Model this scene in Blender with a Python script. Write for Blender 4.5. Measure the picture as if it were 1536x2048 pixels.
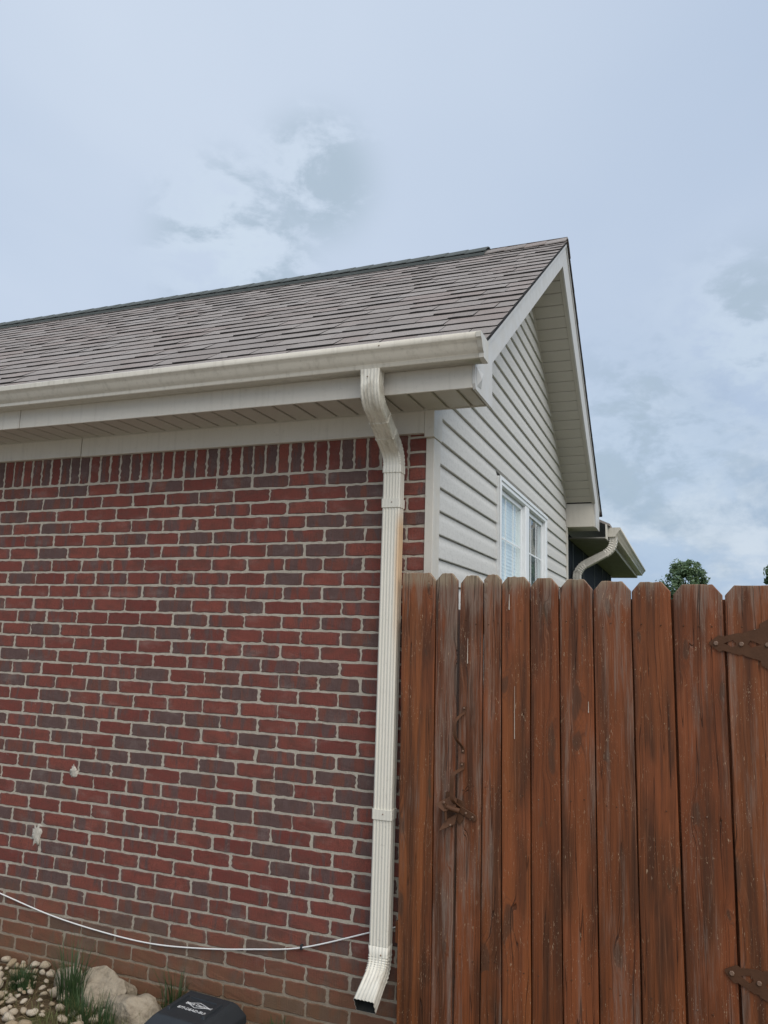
import bpy, bmesh, math, random
import mathutils
from mathutils import Vector, Matrix, noise
random.seed(7)
C = bpy.context.scene.collection
for o in list(bpy.data.objects):
    bpy.data.objects.remove(o, do_unlink=True)
scene = bpy.context.scene

# ------------------------------------------------------------------ camera
CAM = Vector((1.05211, -3.23562, 1.68569))
RT = Vector((0.93166642, 0.36209855, 0.02970378))
DN = Vector((-0.02926443, 0.15628503, -0.98727837))
FW = Vector((-0.36213433, 0.91894484, 0.15620212))
FPX = 1548.65
cd = bpy.data.cameras.new('camera')
cam = bpy.data.objects.new('camera', cd)
C.objects.link(cam)
up, bk = -DN, -FW
cam.matrix_world = Matrix(((RT.x, up.x, bk.x, CAM.x), (RT.y, up.y, bk.y, CAM.y), (RT.z, up.z, bk.z, CAM.z), (0, 0, 0, 1)))
cd.sensor_fit = 'HORIZONTAL'
cd.sensor_width = 36.0
cd.lens = 36.0 * FPX / 1536.0
cd.clip_start = 0.05
cd.clip_end = 2000
scene.camera = cam

# ------------------------------------------------------------------ world: overcast sky
SUN_EL, SUN_AZ = math.radians(50), math.radians(128)      # azimuth clockwise from +Y
world = bpy.data.worlds.new('World')
scene.world = world
world.use_nodes = True
wn, wl = world.node_tree.nodes, world.node_tree.links
wn.clear()


def wnode(t, **k):
    n = wn.new(t)
    for a, v in k.items():
        setattr(n, a, v)
    return n


w_out = wnode('ShaderNodeOutputWorld')
w_bg = wnode('ShaderNodeBackground')
w_sky = wnode('ShaderNodeTexSky', sky_type='NISHITA', sun_disc=False, sun_elevation=SUN_EL, sun_rotation=SUN_AZ)
w_sky.air_density = 1.0
w_sky.dust_density = 2.0
w_tc = wnode('ShaderNodeTexCoord')
w_sep = wnode('ShaderNodeSeparateXYZ')
wl.new(w_tc.outputs['Generated'], w_sep.inputs[0])


def wmath(op, a, b=None, c=None, clamp=False):
    n = wnode('ShaderNodeMath', operation=op, use_clamp=clamp)
    for i, v in enumerate((a, b, c)):
        if v is None:
            continue
        if isinstance(v, (int, float)):
            n.inputs[i].default_value = v
        else:
            wl.new(v, n.inputs[i])
    return n.outputs[0]


zc = wmath('MAXIMUM', w_sep.outputs[2], 0.0)
zz = wmath('ADD', zc, 0.30)
w_cmb = wnode('ShaderNodeCombineXYZ')
wl.new(wmath('DIVIDE', w_sep.outputs[0], zz), w_cmb.inputs[0])
wl.new(wmath('DIVIDE', w_sep.outputs[1], zz), w_cmb.inputs[1])


def wnoise(scale, detail, rough, dist, off, puffy=False):
    m = wnode('ShaderNodeMapping')
    m.inputs['Location'].default_value = off
    if puffy:
        m.inputs['Scale'].default_value = (1, 1, 1.7)
    wl.new(w_tc.outputs['Generated'] if puffy else w_cmb.outputs[0], m.inputs[0])
    n = wnode('ShaderNodeTexNoise')
    n.inputs['Scale'].default_value = scale
    n.inputs['Detail'].default_value = detail
    n.inputs['Roughness'].default_value = rough
    n.inputs['Distortion'].default_value = dist
    wl.new(m.outputs[0], n.inputs['Vector'])
    return n.outputs[0]


def wramp(v, a, b):
    n = wnode('ShaderNodeMapRange', interpolation_type='SMOOTHSTEP')
    wl.new(v, n.inputs[0])
    n.inputs[1].default_value = a
    n.inputs[2].default_value = b
    return n.outputs[0]


def wmix(f, a, b):
    n = wnode('ShaderNodeMix', data_type='RGBA')
    for s, v in ((n.inputs[0], f), (n.inputs[6], a), (n.inputs[7], b)):
        if isinstance(v, tuple):
            s.default_value = v + (1,)
        elif isinstance(v, (int, float)):
            s.default_value = v
        else:
            wl.new(v, s)
    return n.outputs[2]


def pixdir(px, py):
    return (RT * ((px - 768) / FPX) + DN * ((py - 1024) / FPX) + FW).normalized()


def wblob(px, py, r0, r1):
    """a soft region of the sky around one direction, where a cloud bank stands"""
    d = pixdir(px, py)
    n = wnode('ShaderNodeVectorMath', operation='DISTANCE')
    wl.new(w_tc.outputs['Generated'], n.inputs[0])
    n.inputs[1].default_value = d
    return wramp(n.outputs['Value'], r1, r0)


# high thin veil: pale, brighter in one broad part, with the blue showing unevenly
veil = wramp(wnoise(1.1, 4, 0.5, 0.4, (3.1, 1.7, 0)), 0.32, 0.72)
glow = wblob(380, 60, 0.10, 1.0)
veil_f = wmath('ADD', wmath('MULTIPLY', glow, 0.72), wmath('MULTIPLY', veil, 0.34), clamp=True)
veil_col = wmix(veil_f, (0.232, 0.290, 0.385), (0.345, 0.394, 0.466))
# greyer broken cumulus near the horizon
low = wramp(zc, 0.40, 0.06)
cum = wnoise(5.0, 8, 0.58, 0.15, (0.3, 5.2, 0), True)
cmask = wmath('MULTIPLY', wramp(cum, 0.43, 0.56), low)
dark = wramp(wnoise(7.5, 8, 0.60, 0.15, (4.4, 0.2, 0), True), 0.40, 0.60)
cum_col = wmix(dark, (0.365, 0.405, 0.450), (0.182, 0.240, 0.312))
base = wmix(wmath('MULTIPLY', low, 0.55), veil_col, (0.185, 0.262, 0.365))
sky_col = wmix(wmath('MULTIPLY', cmask, 0.85), base, cum_col)
# scraps of darker cloud with bright rims
scr = wnoise(13.0, 9, 0.60, 0.2, (1.4, 2.9, 0), True)
scr2 = wnoise(5.0, 5, 0.55, 0.2, (7.4, 1.1, 0), True)
b1 = wmath('MAXIMUM', wblob(470, 490, 0.00, 0.15), wmath('MULTIPLY', wblob(630, 360, 0.0, 0.12), 0.85))
b2 = wmath('MAXIMUM', wblob(1520, 690, 0.0, 0.17), wmath('MULTIPLY', wblob(1300, 900, 0.0, 0.22), 0.75))
bb = wmath('MAXIMUM', b1, b2)
sm = wmath('ADD', wmath('MULTIPLY', scr, 0.55), wmath('MULTIPLY', scr2, 0.45))
scrap = wmath('MULTIPLY', wramp(sm, 0.45, 0.56), wramp(bb, 0.0, 0.7))
sky_col = wmix(wmath('MULTIPLY', scrap, 0.80), sky_col, (0.228, 0.285, 0.338))
rim = wmath('MULTIPLY', wmath('MULTIPLY', wramp(sm, 0.34, 0.45), wramp(sm, 0.54, 0.45)), bb)
sky_col = wmix(wmath('MULTIPLY', rim, 0.45), sky_col, (0.37, 0.43, 0.475))
nsc = wnode('ShaderNodeVectorMath', operation='SCALE')
wl.new(w_sky.outputs[0], nsc.inputs[0])
nsc.inputs['Scale'].default_value = 0.05
sky_col = wmix(0.90, nsc.outputs[0], sky_col)
wl.new(sky_col, w_bg.inputs[0])
w_bg.inputs[1].default_value = 1.0
wl.new(w_bg.outputs[0], w_out.inputs[0])

# ------------------------------------------------------------------ sun behind cloud, exposure
sd = bpy.data.lights.new('sun', 'SUN')
sd.energy = 1.5
sd.angle = math.radians(65)
sd.color = (1.0, 0.945, 0.86)
sun = bpy.data.objects.new('sun', sd)
C.objects.link(sun)
sdir = Vector((math.sin(SUN_AZ) * math.cos(SUN_EL), math.cos(SUN_AZ) * math.cos(SUN_EL), math.sin(SUN_EL)))
sun.rotation_euler = sdir.to_track_quat('Z', 'Y').to_euler()
sun.location = (3, -6, 9)
scene.view_settings.view_transform = 'Standard'
scene.view_settings.look = 'None'
scene.view_settings.gamma = 1.0
scene.view_settings.exposure = 0.95
scene.view_settings.use_curve_mapping = False

# ------------------------------------------------------------------ material helper


class Mat:
    def __init__(s, name, rough=0.7, spec=0.4):
        s.m = bpy.data.materials.new(name)
        s.m.use_nodes = True
        s.n, s.l = s.m.node_tree.nodes, s.m.node_tree.links
        s.b = s.n['Principled BSDF']
        s.b.inputs['Roughness'].default_value = rough
        s.b.inputs['Specular IOR Level'].default_value = spec

    def put(s, sock, v):
        if isinstance(v, tuple) and sock.type == 'RGBA':
            sock.default_value = v + (1,) if len(v) == 3 else v
        elif isinstance(v, (int, float, tuple)):
            sock.default_value = v
        else:
            s.l.new(v, sock)

    def node(s, t, **k):
        n = s.n.new(t)
        for a, v in k.items():
            setattr(n, a, v)
        return n

    def math(s, op, a, b=None, c=None, clamp=False):
        n = s.node('ShaderNodeMath', operation=op, use_clamp=clamp)
        for i, v in enumerate((a, b, c)):
            if v is not None:
                s.put(n.inputs[i], v)
        return n.outputs[0]

    def pos(s):
        return s.node('ShaderNodeNewGeometry').outputs['Position']

    def objco(s):
        return s.node('ShaderNodeTexCoord').outputs['Object']

    def rnd(s):
        """one random number for each piece, whether it is an object or a face group of a joined mesh"""
        a = s.node('ShaderNodeAttribute', attribute_name='tone')
        i = s.node('ShaderNodeObjectInfo')
        return s.math('FRACT', s.math('ADD', a.outputs['Fac'], i.outputs['Random']))

    def map(s, v, scale=(1, 1, 1), loc=(0, 0, 0)):
        n = s.node('ShaderNodeMapping')
        s.put(n.inputs['Vector'], v)
        s.put(n.inputs['Scale'], scale)
        s.put(n.inputs['Location'], loc)
        return n.outputs[0]

    def xyz(s, x, y, z):
        n = s.node('ShaderNodeCombineXYZ')
        for i, v in enumerate((x, y, z)):
            s.put(n.inputs[i], v)
        return n.outputs[0]

    def sep(s, v):
        n = s.node('ShaderNodeSeparateXYZ')
        s.put(n.inputs[0], v)
        return n.outputs

    def vadd(s, a, b):
        n = s.node('ShaderNodeVectorMath', operation='ADD')
        s.put(n.inputs[0], a)
        s.put(n.inputs[1], b)
        return n.outputs[0]

    def noise(s, v, scale=5.0, detail=4, rough=0.5, dist=0.0, out=0):
        n = s.node('ShaderNodeTexNoise')
        s.put(n.inputs['Vector'], v)
        n.inputs['Scale'].default_value = scale
        n.inputs['Detail'].default_value = detail
        n.inputs['Roughness'].default_value = rough
        n.inputs['Distortion'].default_value = dist
        return n.outputs[out]

    def ramp(s, v, a, b, lo=0.0, hi=1.0, smooth=True):
        n = s.node('ShaderNodeMapRange', interpolation_type='SMOOTHSTEP' if smooth else 'LINEAR')
        s.put(n.inputs[0], v)
        for i, x in enumerate((a, b, lo, hi)):
            n.inputs[i + 1].default_value = x
        return n.outputs[0]

    def mix(s, f, a, b, mode='MIX'):
        n = s.node('ShaderNodeMix', data_type='RGBA', blend_type=mode)
        s.put(n.inputs[0], f)
        s.put(n.inputs[6], a)
        s.put(n.inputs[7], b)
        return n.outputs[2]

    def col(s, c):
        s.put(s.b.inputs['Base Color'], c)
        return s

    def rough(s, v):
        s.put(s.b.inputs['Roughness'], v)
        return s

    def bump(s, h, dist=0.002, strength=1.0):
        n = s.node('ShaderNodeBump')
        s.put(n.inputs['Height'], h)
        n.inputs['Distance'].default_value = dist
        n.inputs['Strength'].default_value = strength
        s.l.new(n.outputs[0], s.b.inputs['Normal'])
        return s


def splash_mud(m, base, amount=0.75):
    """brown soil splashed up the foot of a wall"""
    p = m.pos()
    z = m.sep(p)[2]
    n = m.noise(m.map(p, (1, 1, 1.4)), 7, 5, 0.6)
    k = m.ramp(m.math('ADD', z, m.math('MULTIPLY', m.math('SUBTRACT', n, 0.5), 0.35)), 0.50, -0.02)
    return m.mix(m.math('MULTIPLY', k, amount), base, (0.185, 0.112, 0.056))


def mat_brick():
    m = Mat('brick_clay', 0.88, 0.25)
    p, r = m.pos(), m.rnd()
    r2 = m.math('FRACT', m.math('MULTIPLY', r, 17.31))
    r3 = m.math('FRACT', m.math('MULTIPLY', r, 41.77))
    off = m.xyz(m.math('MULTIPLY', r, 37.0), 0.0, m.math('MULTIPLY', r2, 19.0))
    q = m.vadd(p, off)
    red = m.mix(r2, (0.190, 0.052, 0.041), (0.262, 0.078, 0.056))
    red = m.mix(m.ramp(r3, 0.55, 0.95), red, (0.185, 0.076, 0.054))
    cloud = m.noise(m.map(q, (10, 10, 16)), 1.0, 4, 0.6)
    red = m.mix(m.ramp(cloud, 0.42, 0.75), red, (0.152, 0.062, 0.048))
    # kiln flashing: upright bands of grey violet over part of the brick, on some bricks over all of it
    band = m.noise(m.map(q, (15, 15, 3.0)), 1.0, 4, 0.62, 0.35)
    lift = m.ramp(r3, 0.05, 1.0, -0.17, 0.105, False)
    cell = m.node('ShaderNodeAttribute', attribute_name='cell').outputs['Vector']
    cu, _, cw = m.sep(cell)
    eu = m.math('ABSOLUTE', m.math('SUBTRACT', cu, 0.5))
    ew = m.math('ABSOLUTE', m.math('SUBTRACT', cw, 0.5))
    en = m.noise(m.map(q, (22, 22, 22)), 1.0, 3)
    ends = m.ramp(m.math('ADD', eu, m.math('MULTIPLY', m.math('SUBTRACT', en, 0.5), 0.25)), 0.36, 0.50)
    sides = m.ramp(m.math('ADD', ew, m.math('MULTIPLY', m.math('SUBTRACT', en, 0.5), 0.25)), 0.36, 0.52)
    halo = m.math('MAXIMUM', m.math('MULTIPLY', ends, 0.85), m.math('MULTIPLY', sides, 0.6))
    halo = m.math('MULTIPLY', halo, m.ramp(r2, 0.10, 0.80, 0.25, 1.0))
    flash = m.math('MAXIMUM', m.ramp(m.math('ADD', band, lift), 0.47, 0.59), halo)
    fl_col = m.mix(m.noise(q, 26, 4), (0.082, 0.056, 0.048), (0.150, 0.112, 0.110))
    c = m.mix(m.math('MULTIPLY', flash, 0.80), red, fl_col)
    # fine sand and drag marks from the mould
    drag = m.noise(m.map(q, (190, 190, 24)), 1.0, 4, 0.7)
    c = m.mix(m.ramp(drag, 0.45, 0.75, 0.0, 0.45), c, (0.085, 0.044, 0.038))
    g = m.noise(p, 240, 3, 0.75)
    c = m.mix(m.ramp(g, 0.46, 0.68, 0.0, 0.60), c, (0.052, 0.026, 0.023))
    # scuffs of lime and mortar
    sc = m.noise(m.map(p, (1, 1, 1.3)), 21, 6, 0.72)
    sc2 = m.noise(p, 3.1, 2)
    k = m.math('MULTIPLY', m.ramp(sc, 0.66, 0.74), m.ramp(sc2, 0.42, 0.60))
    c = m.mix(m.math('MULTIPLY', k, 0.7), c, (0.42, 0.38, 0.33))
    haze = m.noise(m.map(p, (1, 1, 2.2)), 5.0, 5, 0.65)
    c = m.mix(m.ramp(haze, 0.52, 0.78, 0, 0.20), c, (0.40, 0.36, 0.32))
    c = splash_mud(m, c, 0.66)
    h = m.math('ADD', m.noise(p, 330, 3, 0.6), m.math('MULTIPLY', drag, 1.2))
    m.col(c).bump(h, 0.0024, 0.9)
    return m.m


def mat_mortar():
    m = Mat('mortar', 0.95, 0.15)
    p = m.pos()
    n = m.noise(p, 9, 6, 0.65)
    c = m.mix(n, (0.40, 0.355, 0.285), (0.55, 0.495, 0.41))
    c = m.mix(m.ramp(m.noise(p, 90, 4, 0.7), 0.45, 0.75, 0, 0.45), c, (0.28, 0.24, 0.195))
    c = splash_mud(m, c, 0.68)
    m.col(c).bump(m.noise(p, 120, 5, 0.7), 0.005, 1.0)
    return m.m


def mat_trim(name, a, b, rough=0.42, streak=True, dirt=(0.30, 0.275, 0.225), amt=0.35):
    """painted aluminium or vinyl, a little chalky, with rain streaks"""
    m = Mat(name, rough, 0.4)
    p = m.pos()
    c = m.mix(m.noise(p, 2.2, 4, 0.6), a, b)
    if streak:
        st = m.noise(m.map(p, (34, 34, 2.2)), 1.0, 4, 0.65)
        c = m.mix(m.ramp(st, 0.48, 0.78, 0, amt), c, dirt)
    sp = m.noise(p, 55, 4, 0.75)
    c = m.mix(m.ramp(sp, 0.56, 0.72, 0, amt * 0.9), c, dirt)
    m.col(c).rough(m.ramp(m.noise(p, 14, 4), 0.3, 0.7, rough - 0.06, rough + 0.16))
    m.bump(m.noise(p, 26, 3, 0.5), 0.0012, 0.5)
    return m.m


def mat_siding():
    m = Mat('vinyl_siding', 0.55, 0.35)
    p = m.pos()
    c = m.mix(m.noise(p, 1.7, 3), (0.565, 0.55, 0.515), (0.64, 0.625, 0.585))
    c = m.mix(m.ramp(m.noise(m.map(p, (1, 6, 12)), 5.5, 6, 0.7), 0.42, 0.70, 0, 0.45), c, (0.40, 0.39, 0.355))
    c = m.mix(m.ramp(m.noise(p, 75, 4, 0.75), 0.57, 0.72, 0, 0.45), c, (0.32, 0.31, 0.28))
    m.col(c).bump(m.noise(m.map(p, (1, 1, 6)), 35, 4, 0.6), 0.0012, 0.6)
    return m.m


def mat_spout():
    m = Mat('downspout_paint', 0.40, 0.45)
    p = m.pos()
    x, y, z = m.sep(p)
    c = m.mix(m.noise(p, 3, 3), (0.66, 0.625, 0.535), (0.73, 0.70, 0.61))
    n = m.noise(m.map(p, (30, 30, 1.4)), 1.0, 5, 0.65)
    # a rust run down the wall side of the pipe, below the upper joint
    edge = m.ramp(m.math('ADD', x, m.math('MULTIPLY', m.math('SUBTRACT', n, 0.5), 0.03)), -0.142, -0.122)
    zone = m.math('MULTIPLY', m.ramp(z, 2.26, 2.14), m.ramp(z, 1.45, 2.02))
    c = m.mix(m.math('MULTIPLY', m.math('MULTIPLY', edge, zone), 0.65), c, (0.55, 0.30, 0.10))
    # grime at the two elbows
    top = m.ramp(z, 2.44, 2.52)
    bot = m.ramp(z, 0.42, 0.34)
    gr = m.ramp(m.noise(m.map(p, (40, 12, 12)), 1.0, 5, 0.7), 0.44, 0.68)
    c = m.mix(m.math('MULTIPLY', m.math('MULTIPLY', gr, top), 0.55), c, (0.27, 0.23, 0.165))
    c = m.mix(m.math('MULTIPLY', m.math('MULTIPLY', gr, bot), 0.45), c, (0.36, 0.31, 0.235))
    c = m.mix(m.ramp(m.noise(p, 60, 4, 0.7), 0.60, 0.72, 0, 0.35), c, (0.30, 0.27, 0.22))
    m.col(c).bump(m.noise(p, 40, 3), 0.001, 0.5)
    return m.m


def mat_shingle():
    m = Mat('asphalt_shingle', 0.82, 0.35)
    p, r = m.pos(), m.rnd()
    r2 = m.math('FRACT', m.math('MULTIPLY', r, 13.7))
    c = m.mix(r, (0.262, 0.228, 0.206), (0.338, 0.300, 0.274))
    c = m.mix(m.ramp(r2, 0.60, 0.95, 0, 0.8), c, (0.300, 0.246, 0.220))
    g = m.noise(p, 340, 2, 0.75)
    c = m.mix(m.ramp(g, 0.44, 0.68, 0.0, 0.55), c, (0.150, 0.140, 0.138))
    w = m.noise(p, 2.2, 5, 0.6)
    c = m.mix(m.ramp(w, 0.45, 0.8, 0, 0.3), c, (0.42, 0.41, 0.40))
    c = m.mix(m.ramp(m.noise(p, 38, 4, 0.7), 0.70, 0.78, 0, 0.7), c, (0.42, 0.41, 0.39))
    m.col(c).bump(m.noise(p, 260, 3, 0.7), 0.004, 1.0)
    return m.m


def mat_wood():
    """worn red brown stain on rough sawn pickets"""
    m = Mat('stained_cedar', 0.70, 0.3)
    o, r = m.objco(), m.rnd()
    r2 = m.math('FRACT', m.math('MULTIPLY', r, 23.9))
    r3 = m.math('FRACT', m.math('MULTIPLY', r, 61.3))
    q = m.vadd(o, m.xyz(m.math('MULTIPLY', r, 31.0), 0.0, m.math('MULTIPLY', r2, 57.0)))
    qx, qy, qz = m.sep(q)
    wz = m.sep(m.pos())[2]
    # a few knots bend the grain; most cells of the pattern hold none
    kn = m.node('ShaderNodeTexVoronoi', voronoi_dimensions='2D')
    kw = m.noise(m.map(q, (16, 16, 6)), 1.0, 2)
    kv = m.xyz(m.math('ADD', m.math('MULTIPLY', qx, 8.0), m.math('MULTIPLY', kw, 0.25)), m.math('ADD', m.math('MULTIPLY', qz, 2.5), m.math('MULTIPLY', kw, 0.5)), 0.0)
    m.put(kn.inputs['Vector'], kv)
    kn.inputs['Scale'].default_value = 1.0
    kr = m.sep(kn.outputs['Color'])
    size = m.math('MULTIPLY', m.ramp(kr[0], 0.50, 1.0, 0.0, 1.0, False), 1.0)
    has = m.ramp(kr[0], 0.50, 0.54)
    kd = m.math('DIVIDE', kn.outputs['Distance'], m.math('ADD', 0.35, m.math('MULTIPLY', size, 1.1)))
    kmask = m.math('MULTIPLY', m.ramp(kd, 0.34, 0.04), has)
    wob = m.math('MULTIPLY', m.noise(m.map(q, (8, 8, 1.5)), 1.0, 3), 0.05)
    gx = m.math('ADD', m.math('ADD', qx, wob), m.math('MULTIPLY', kmask, 0.022))
    gv = m.xyz(gx, 0.0, m.math('MULTIPLY', qz, 0.020))
    grain = m.noise(gv, 85, 5, 0.65)
    fine = m.noise(gv, 230, 3, 0.7)
    broad = m.noise(m.map(q, (17, 17, 0.9)), 1.0, 5, 0.6)
    patch = m.noise(m.map(q, (5, 5, 1.4)), 1.0, 4, 0.6)
    c = m.mix(r, (0.165, 0.046, 0.014), (0.235, 0.074, 0.022))
    c = m.mix(m.ramp(broad, 0.40, 0.64), c, (0.075, 0.027, 0.011))
    c = m.mix(m.ramp(patch, 0.46, 0.66, 0, 0.65), c, (0.270, 0.078, 0.026))
    c = m.mix(m.ramp(grain, 0.50, 0.74, 0, 0.80), c, (0.060, 0.022, 0.011))
    c = m.mix(m.ramp(grain, 0.46, 0.27, 0, 0.50), c, (0.33, 0.135, 0.063))
    # knots: dark eye with rings
    c = m.mix(m.math('MULTIPLY', m.ramp(kd, 0.17, 0.06, 0, 0.70), has), c, (0.066, 0.034, 0.019))
    ring = m.math('MULTIPLY', m.ramp(m.math('SINE', m.math('MULTIPLY', kd, 75)), 0.2, 1.0), kmask)
    c = m.mix(m.math('MULTIPLY', ring, 0.50), c, (0.090, 0.038, 0.020))
    # stain worn off to grey: streaks and the exposed tops; some boards far more than others
    worn = m.noise(m.map(q, (22, 22, 1.3)), 1.0, 6, 0.74)
    topn = m.math('MULTIPLY', m.math('SUBTRACT', m.noise(m.map(q, (50, 50, 6)), 1.0, 4, 0.7), 0.5), 0.34)
    topw = m.ramp(m.math('ADD', wz, topn), 1.74, 1.92)
    info = m.node('ShaderNodeAttribute', attribute_type='OBJECT', attribute_name='wear').outputs['Fac']
    wk = m.math('ADD', m.math('ADD', worn, m.math('MULTIPLY', topw, 0.17)), info)
    wear = m.math('MULTIPLY', m.ramp(wk, 0.53, 0.74), m.ramp(fine, 0.30, 0.56))
    c = m.mix(m.math('MULTIPLY', wear, 0.70), c, (0.245, 0.185, 0.145))
    end = m.math('MULTIPLY', m.ramp(m.math('ADD', wz, m.math('MULTIPLY', topn, 0.25)), 1.875, 1.93), m.ramp(fine, 0.28, 0.58))
    c = m.mix(m.math('MULTIPLY', end, 0.75), c, (0.33, 0.27, 0.18))
    # splits along the grain
    sp = m.noise(m.xyz(m.math('MULTIPLY', gx, 30), 0.0, m.math('MULTIPLY', qz, 0.6)), 1.0, 2, 0.4)
    crack = m.ramp(m.math('ABSOLUTE', m.math('SUBTRACT', sp, 0.56)), 0.006, 0.001)
    c = m.mix(m.math('MULTIPLY', crack, 0.6), c, (0.035, 0.018, 0.011))
    # lichen and black mould in a few places
    mo = m.noise(m.map(q, (13, 13, 4)), 1.0, 5, 0.7)
    c = m.mix(m.ramp(mo, 0.62, 0.74, 0, 0.75), c, (0.060, 0.050, 0.028))
    # scratches: short pale ticks
    s1 = m.noise(m.map(q, (300, 300, 60)), 1.0, 2, 0.5, 1.2)
    s2 = m.noise(q, 7.5, 3)
    sc = m.math('MULTIPLY', m.ramp(s1, 0.655, 0.70), m.ramp(s2, 0.44, 0.58))
    c = m.mix(m.math('MULTIPLY', sc, 0.65), c, (0.50, 0.36, 0.23))
    m.col(c).rough(m.ramp(wear, 0, 1, 0.58, 0.92))
    m.bump(m.math('SUBTRACT', m.math('ADD', grain, m.math('MULTIPLY', fine, 0.6)), m.math('MULTIPLY', crack, 2.0)), 0.0028, 1.0)
    return m.m


def mat_plain(name, a, b, scale=8, rough=0.6, spec=0.4, bump=0.001, bscale=60, metal=0.0):
    m = Mat(name, rough, spec)
    p = m.pos()
    m.col(m.mix(m.noise(p, scale, 5, 0.62), a, b))
    m.b.inputs['Metallic'].default_value = metal
    m.bump(m.noise(p, bscale, 4, 0.6), bump, 0.8)
    return m.m


def mat_var(name, a, b, c2, rough=0.8, bscale=60, bump=0.003, nscale=9):
    """three colours over a set of pieces, one shade for each piece"""
    m = Mat(name, rough, 0.3)
    p, r = m.objco(), m.rnd()
    c = m.mix(r, a, b)
    c = m.mix(m.ramp(m.noise(m.vadd(p, m.xyz(m.math('MULTIPLY', r, 21.0), 0.0, 0.0)), nscale, 5, 0.65), 0.42, 0.72), c, c2)
    m.col(c).bump(m.noise(p, bscale, 5, 0.65), bump, 0.9)
    return m.m


def mat_leaf(name, a, b):
    m = Mat(name, 0.55, 0.35)
    m.col(m.mix(m.rnd(), a, b))
    m.b.inputs['Subsurface Weight'].default_value = 0.0
    tr = m.node('ShaderNodeBsdfTranslucent')
    tr.inputs[0].default_value = (b[0] * 1.3, b[1] * 1.3, b[2], 1)
    ms = m.node('ShaderNodeMixShader')
    ms.inputs[0].default_value = 0.3
    m.l.new(m.b.outputs[0], ms.inputs[1])
    m.l.new(tr.outputs[0], ms.inputs[2])
    m.l.new(ms.outputs[0], m.n['Material Output'].inputs[0])
    return m.m


def mat_glass():
    m = Mat('window_glass')
    fr = m.node('ShaderNodeFresnel')
    fr.inputs[0].default_value = 1.75
    gl = m.node('ShaderNodeBsdfGlossy')
    gl.inputs['Roughness'].default_value = 0.015
    gl.inputs[0].default_value = (0.95, 0.98, 1, 1)
    tr = m.node('ShaderNodeBsdfTransparent')
    tr.inputs[0].default_value = (0.95, 0.985, 0.985, 1)
    ms = m.node('ShaderNodeMixShader')
    bf = m.node('ShaderNodeNewGeometry').outputs['Backfacing']      # the inner face of the thin sheet adds no second mirror
    m.put(ms.inputs[0], m.math('MULTIPLY', fr.outputs[0], m.math('SUBTRACT', 1.0, bf)))
    m.l.new(tr.outputs[0], ms.inputs[1])
    m.l.new(gl.outputs[0], ms.inputs[2])
    m.l.new(ms.outputs[0], m.n['Material Output'].inputs[0])
    b = m.noise(m.objco(), 2.3, 2)
    bn = m.node('ShaderNodeBump')
    m.put(bn.inputs['Height'], b)
    bn.inputs['Distance'].default_value = 0.004
    bn.inputs['Strength'].default_value = 0.25
    m.l.new(bn.outputs[0], gl.inputs['Normal'])
    return m.m


def mat_ground():
    m = Mat('soil_and_turf', 0.95, 0.1)
    p = m.pos()
    n1 = m.noise(p, 3.5, 6, 0.65)
    n2 = m.noise(p, 40, 5, 0.7)
    c = m.mix(n2, (0.085, 0.058, 0.034), (0.19, 0.135, 0.082))
    far = m.ramp(m.noise(p, 0.9, 5, 0.6), 0.40, 0.60)
    x, y, z = m.sep(p)
    c = m.mix(m.math('MAXIMUM', m.ramp(n1, 0.50, 0.66), m.math('MULTIPLY', m.ramp(y, 0.4, 1.2), 0.9)), c, (0.062, 0.082, 0.026))
    # unseen pale stone in front of the planting strip, added to bounce light upward
    bounce_grit = m.mix(m.noise(p, 55, 5, 0.7), (0.25, 0.22, 0.175), (0.43, 0.39, 0.32))
    c = m.mix(m.ramp(m.math('ADD', y, m.math('MULTIPLY', n1, 0.3)), -0.85, -1.15), c, bounce_grit)
    m.col(c).bump(m.math('ADD', n2, m.noise(p, 12, 4)), 0.02, 1.0)
    return m.m


M_brick, M_mortar = mat_brick(), mat_mortar()
M_trim = mat_trim('painted_trim', (0.54, 0.505, 0.44), (0.61, 0.575, 0.505), 0.45, True, (0.36, 0.33, 0.28), 0.32)
M_gutter = mat_trim('gutter_aluminium', (0.50, 0.47, 0.405), (0.59, 0.56, 0.49), 0.34, True, (0.33, 0.31, 0.26), 0.50)
M_rake = mat_trim('rake_metal', (0.50, 0.49, 0.465), (0.58, 0.57, 0.54), 0.42, False, (0.38, 0.37, 0.34), 0.45)
M_soffit = mat_trim('vinyl_soffit', (0.46, 0.435, 0.38), (0.52, 0.49, 0.43), 0.55, False, (0.36, 0.33, 0.27), 0.25)
M_wing = mat_trim('dark_soffit', (0.21, 0.20, 0.175), (0.27, 0.255, 0.225), 0.6, False)  # darker tone than the other soffits
M_siding, M_spout, M_shingle, M_wood = mat_siding(), mat_spout(), mat_shingle(), mat_wood()
M_butt = mat_plain('asphalt_butt_edge', (0.030, 0.028, 0.028), (0.050, 0.046, 0.044), 30, 0.9, 0.2)
M_inside = mat_plain('shaded_grimy_inside', (0.012, 0.014, 0.014), (0.035, 0.034, 0.030), 30, 0.9, 0.2)  # near black: the shade inside the pipe put into the colour, along with dirt
M_vent = mat_plain('ridge_vent_felt', (0.075, 0.088, 0.085), (0.12, 0.13, 0.125), 9, 0.9, 0.2, 0.004, 120)
M_deck = mat_plain('roof_felt', (0.03, 0.03, 0.03), (0.05, 0.05, 0.05), 9, 0.95, 0.1)
M_vinyl = mat_plain('white_vinyl', (0.74, 0.76, 0.76), (0.80, 0.82, 0.82), 6, 0.4, 0.45, 0.0004)
M_glass = mat_glass()
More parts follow.
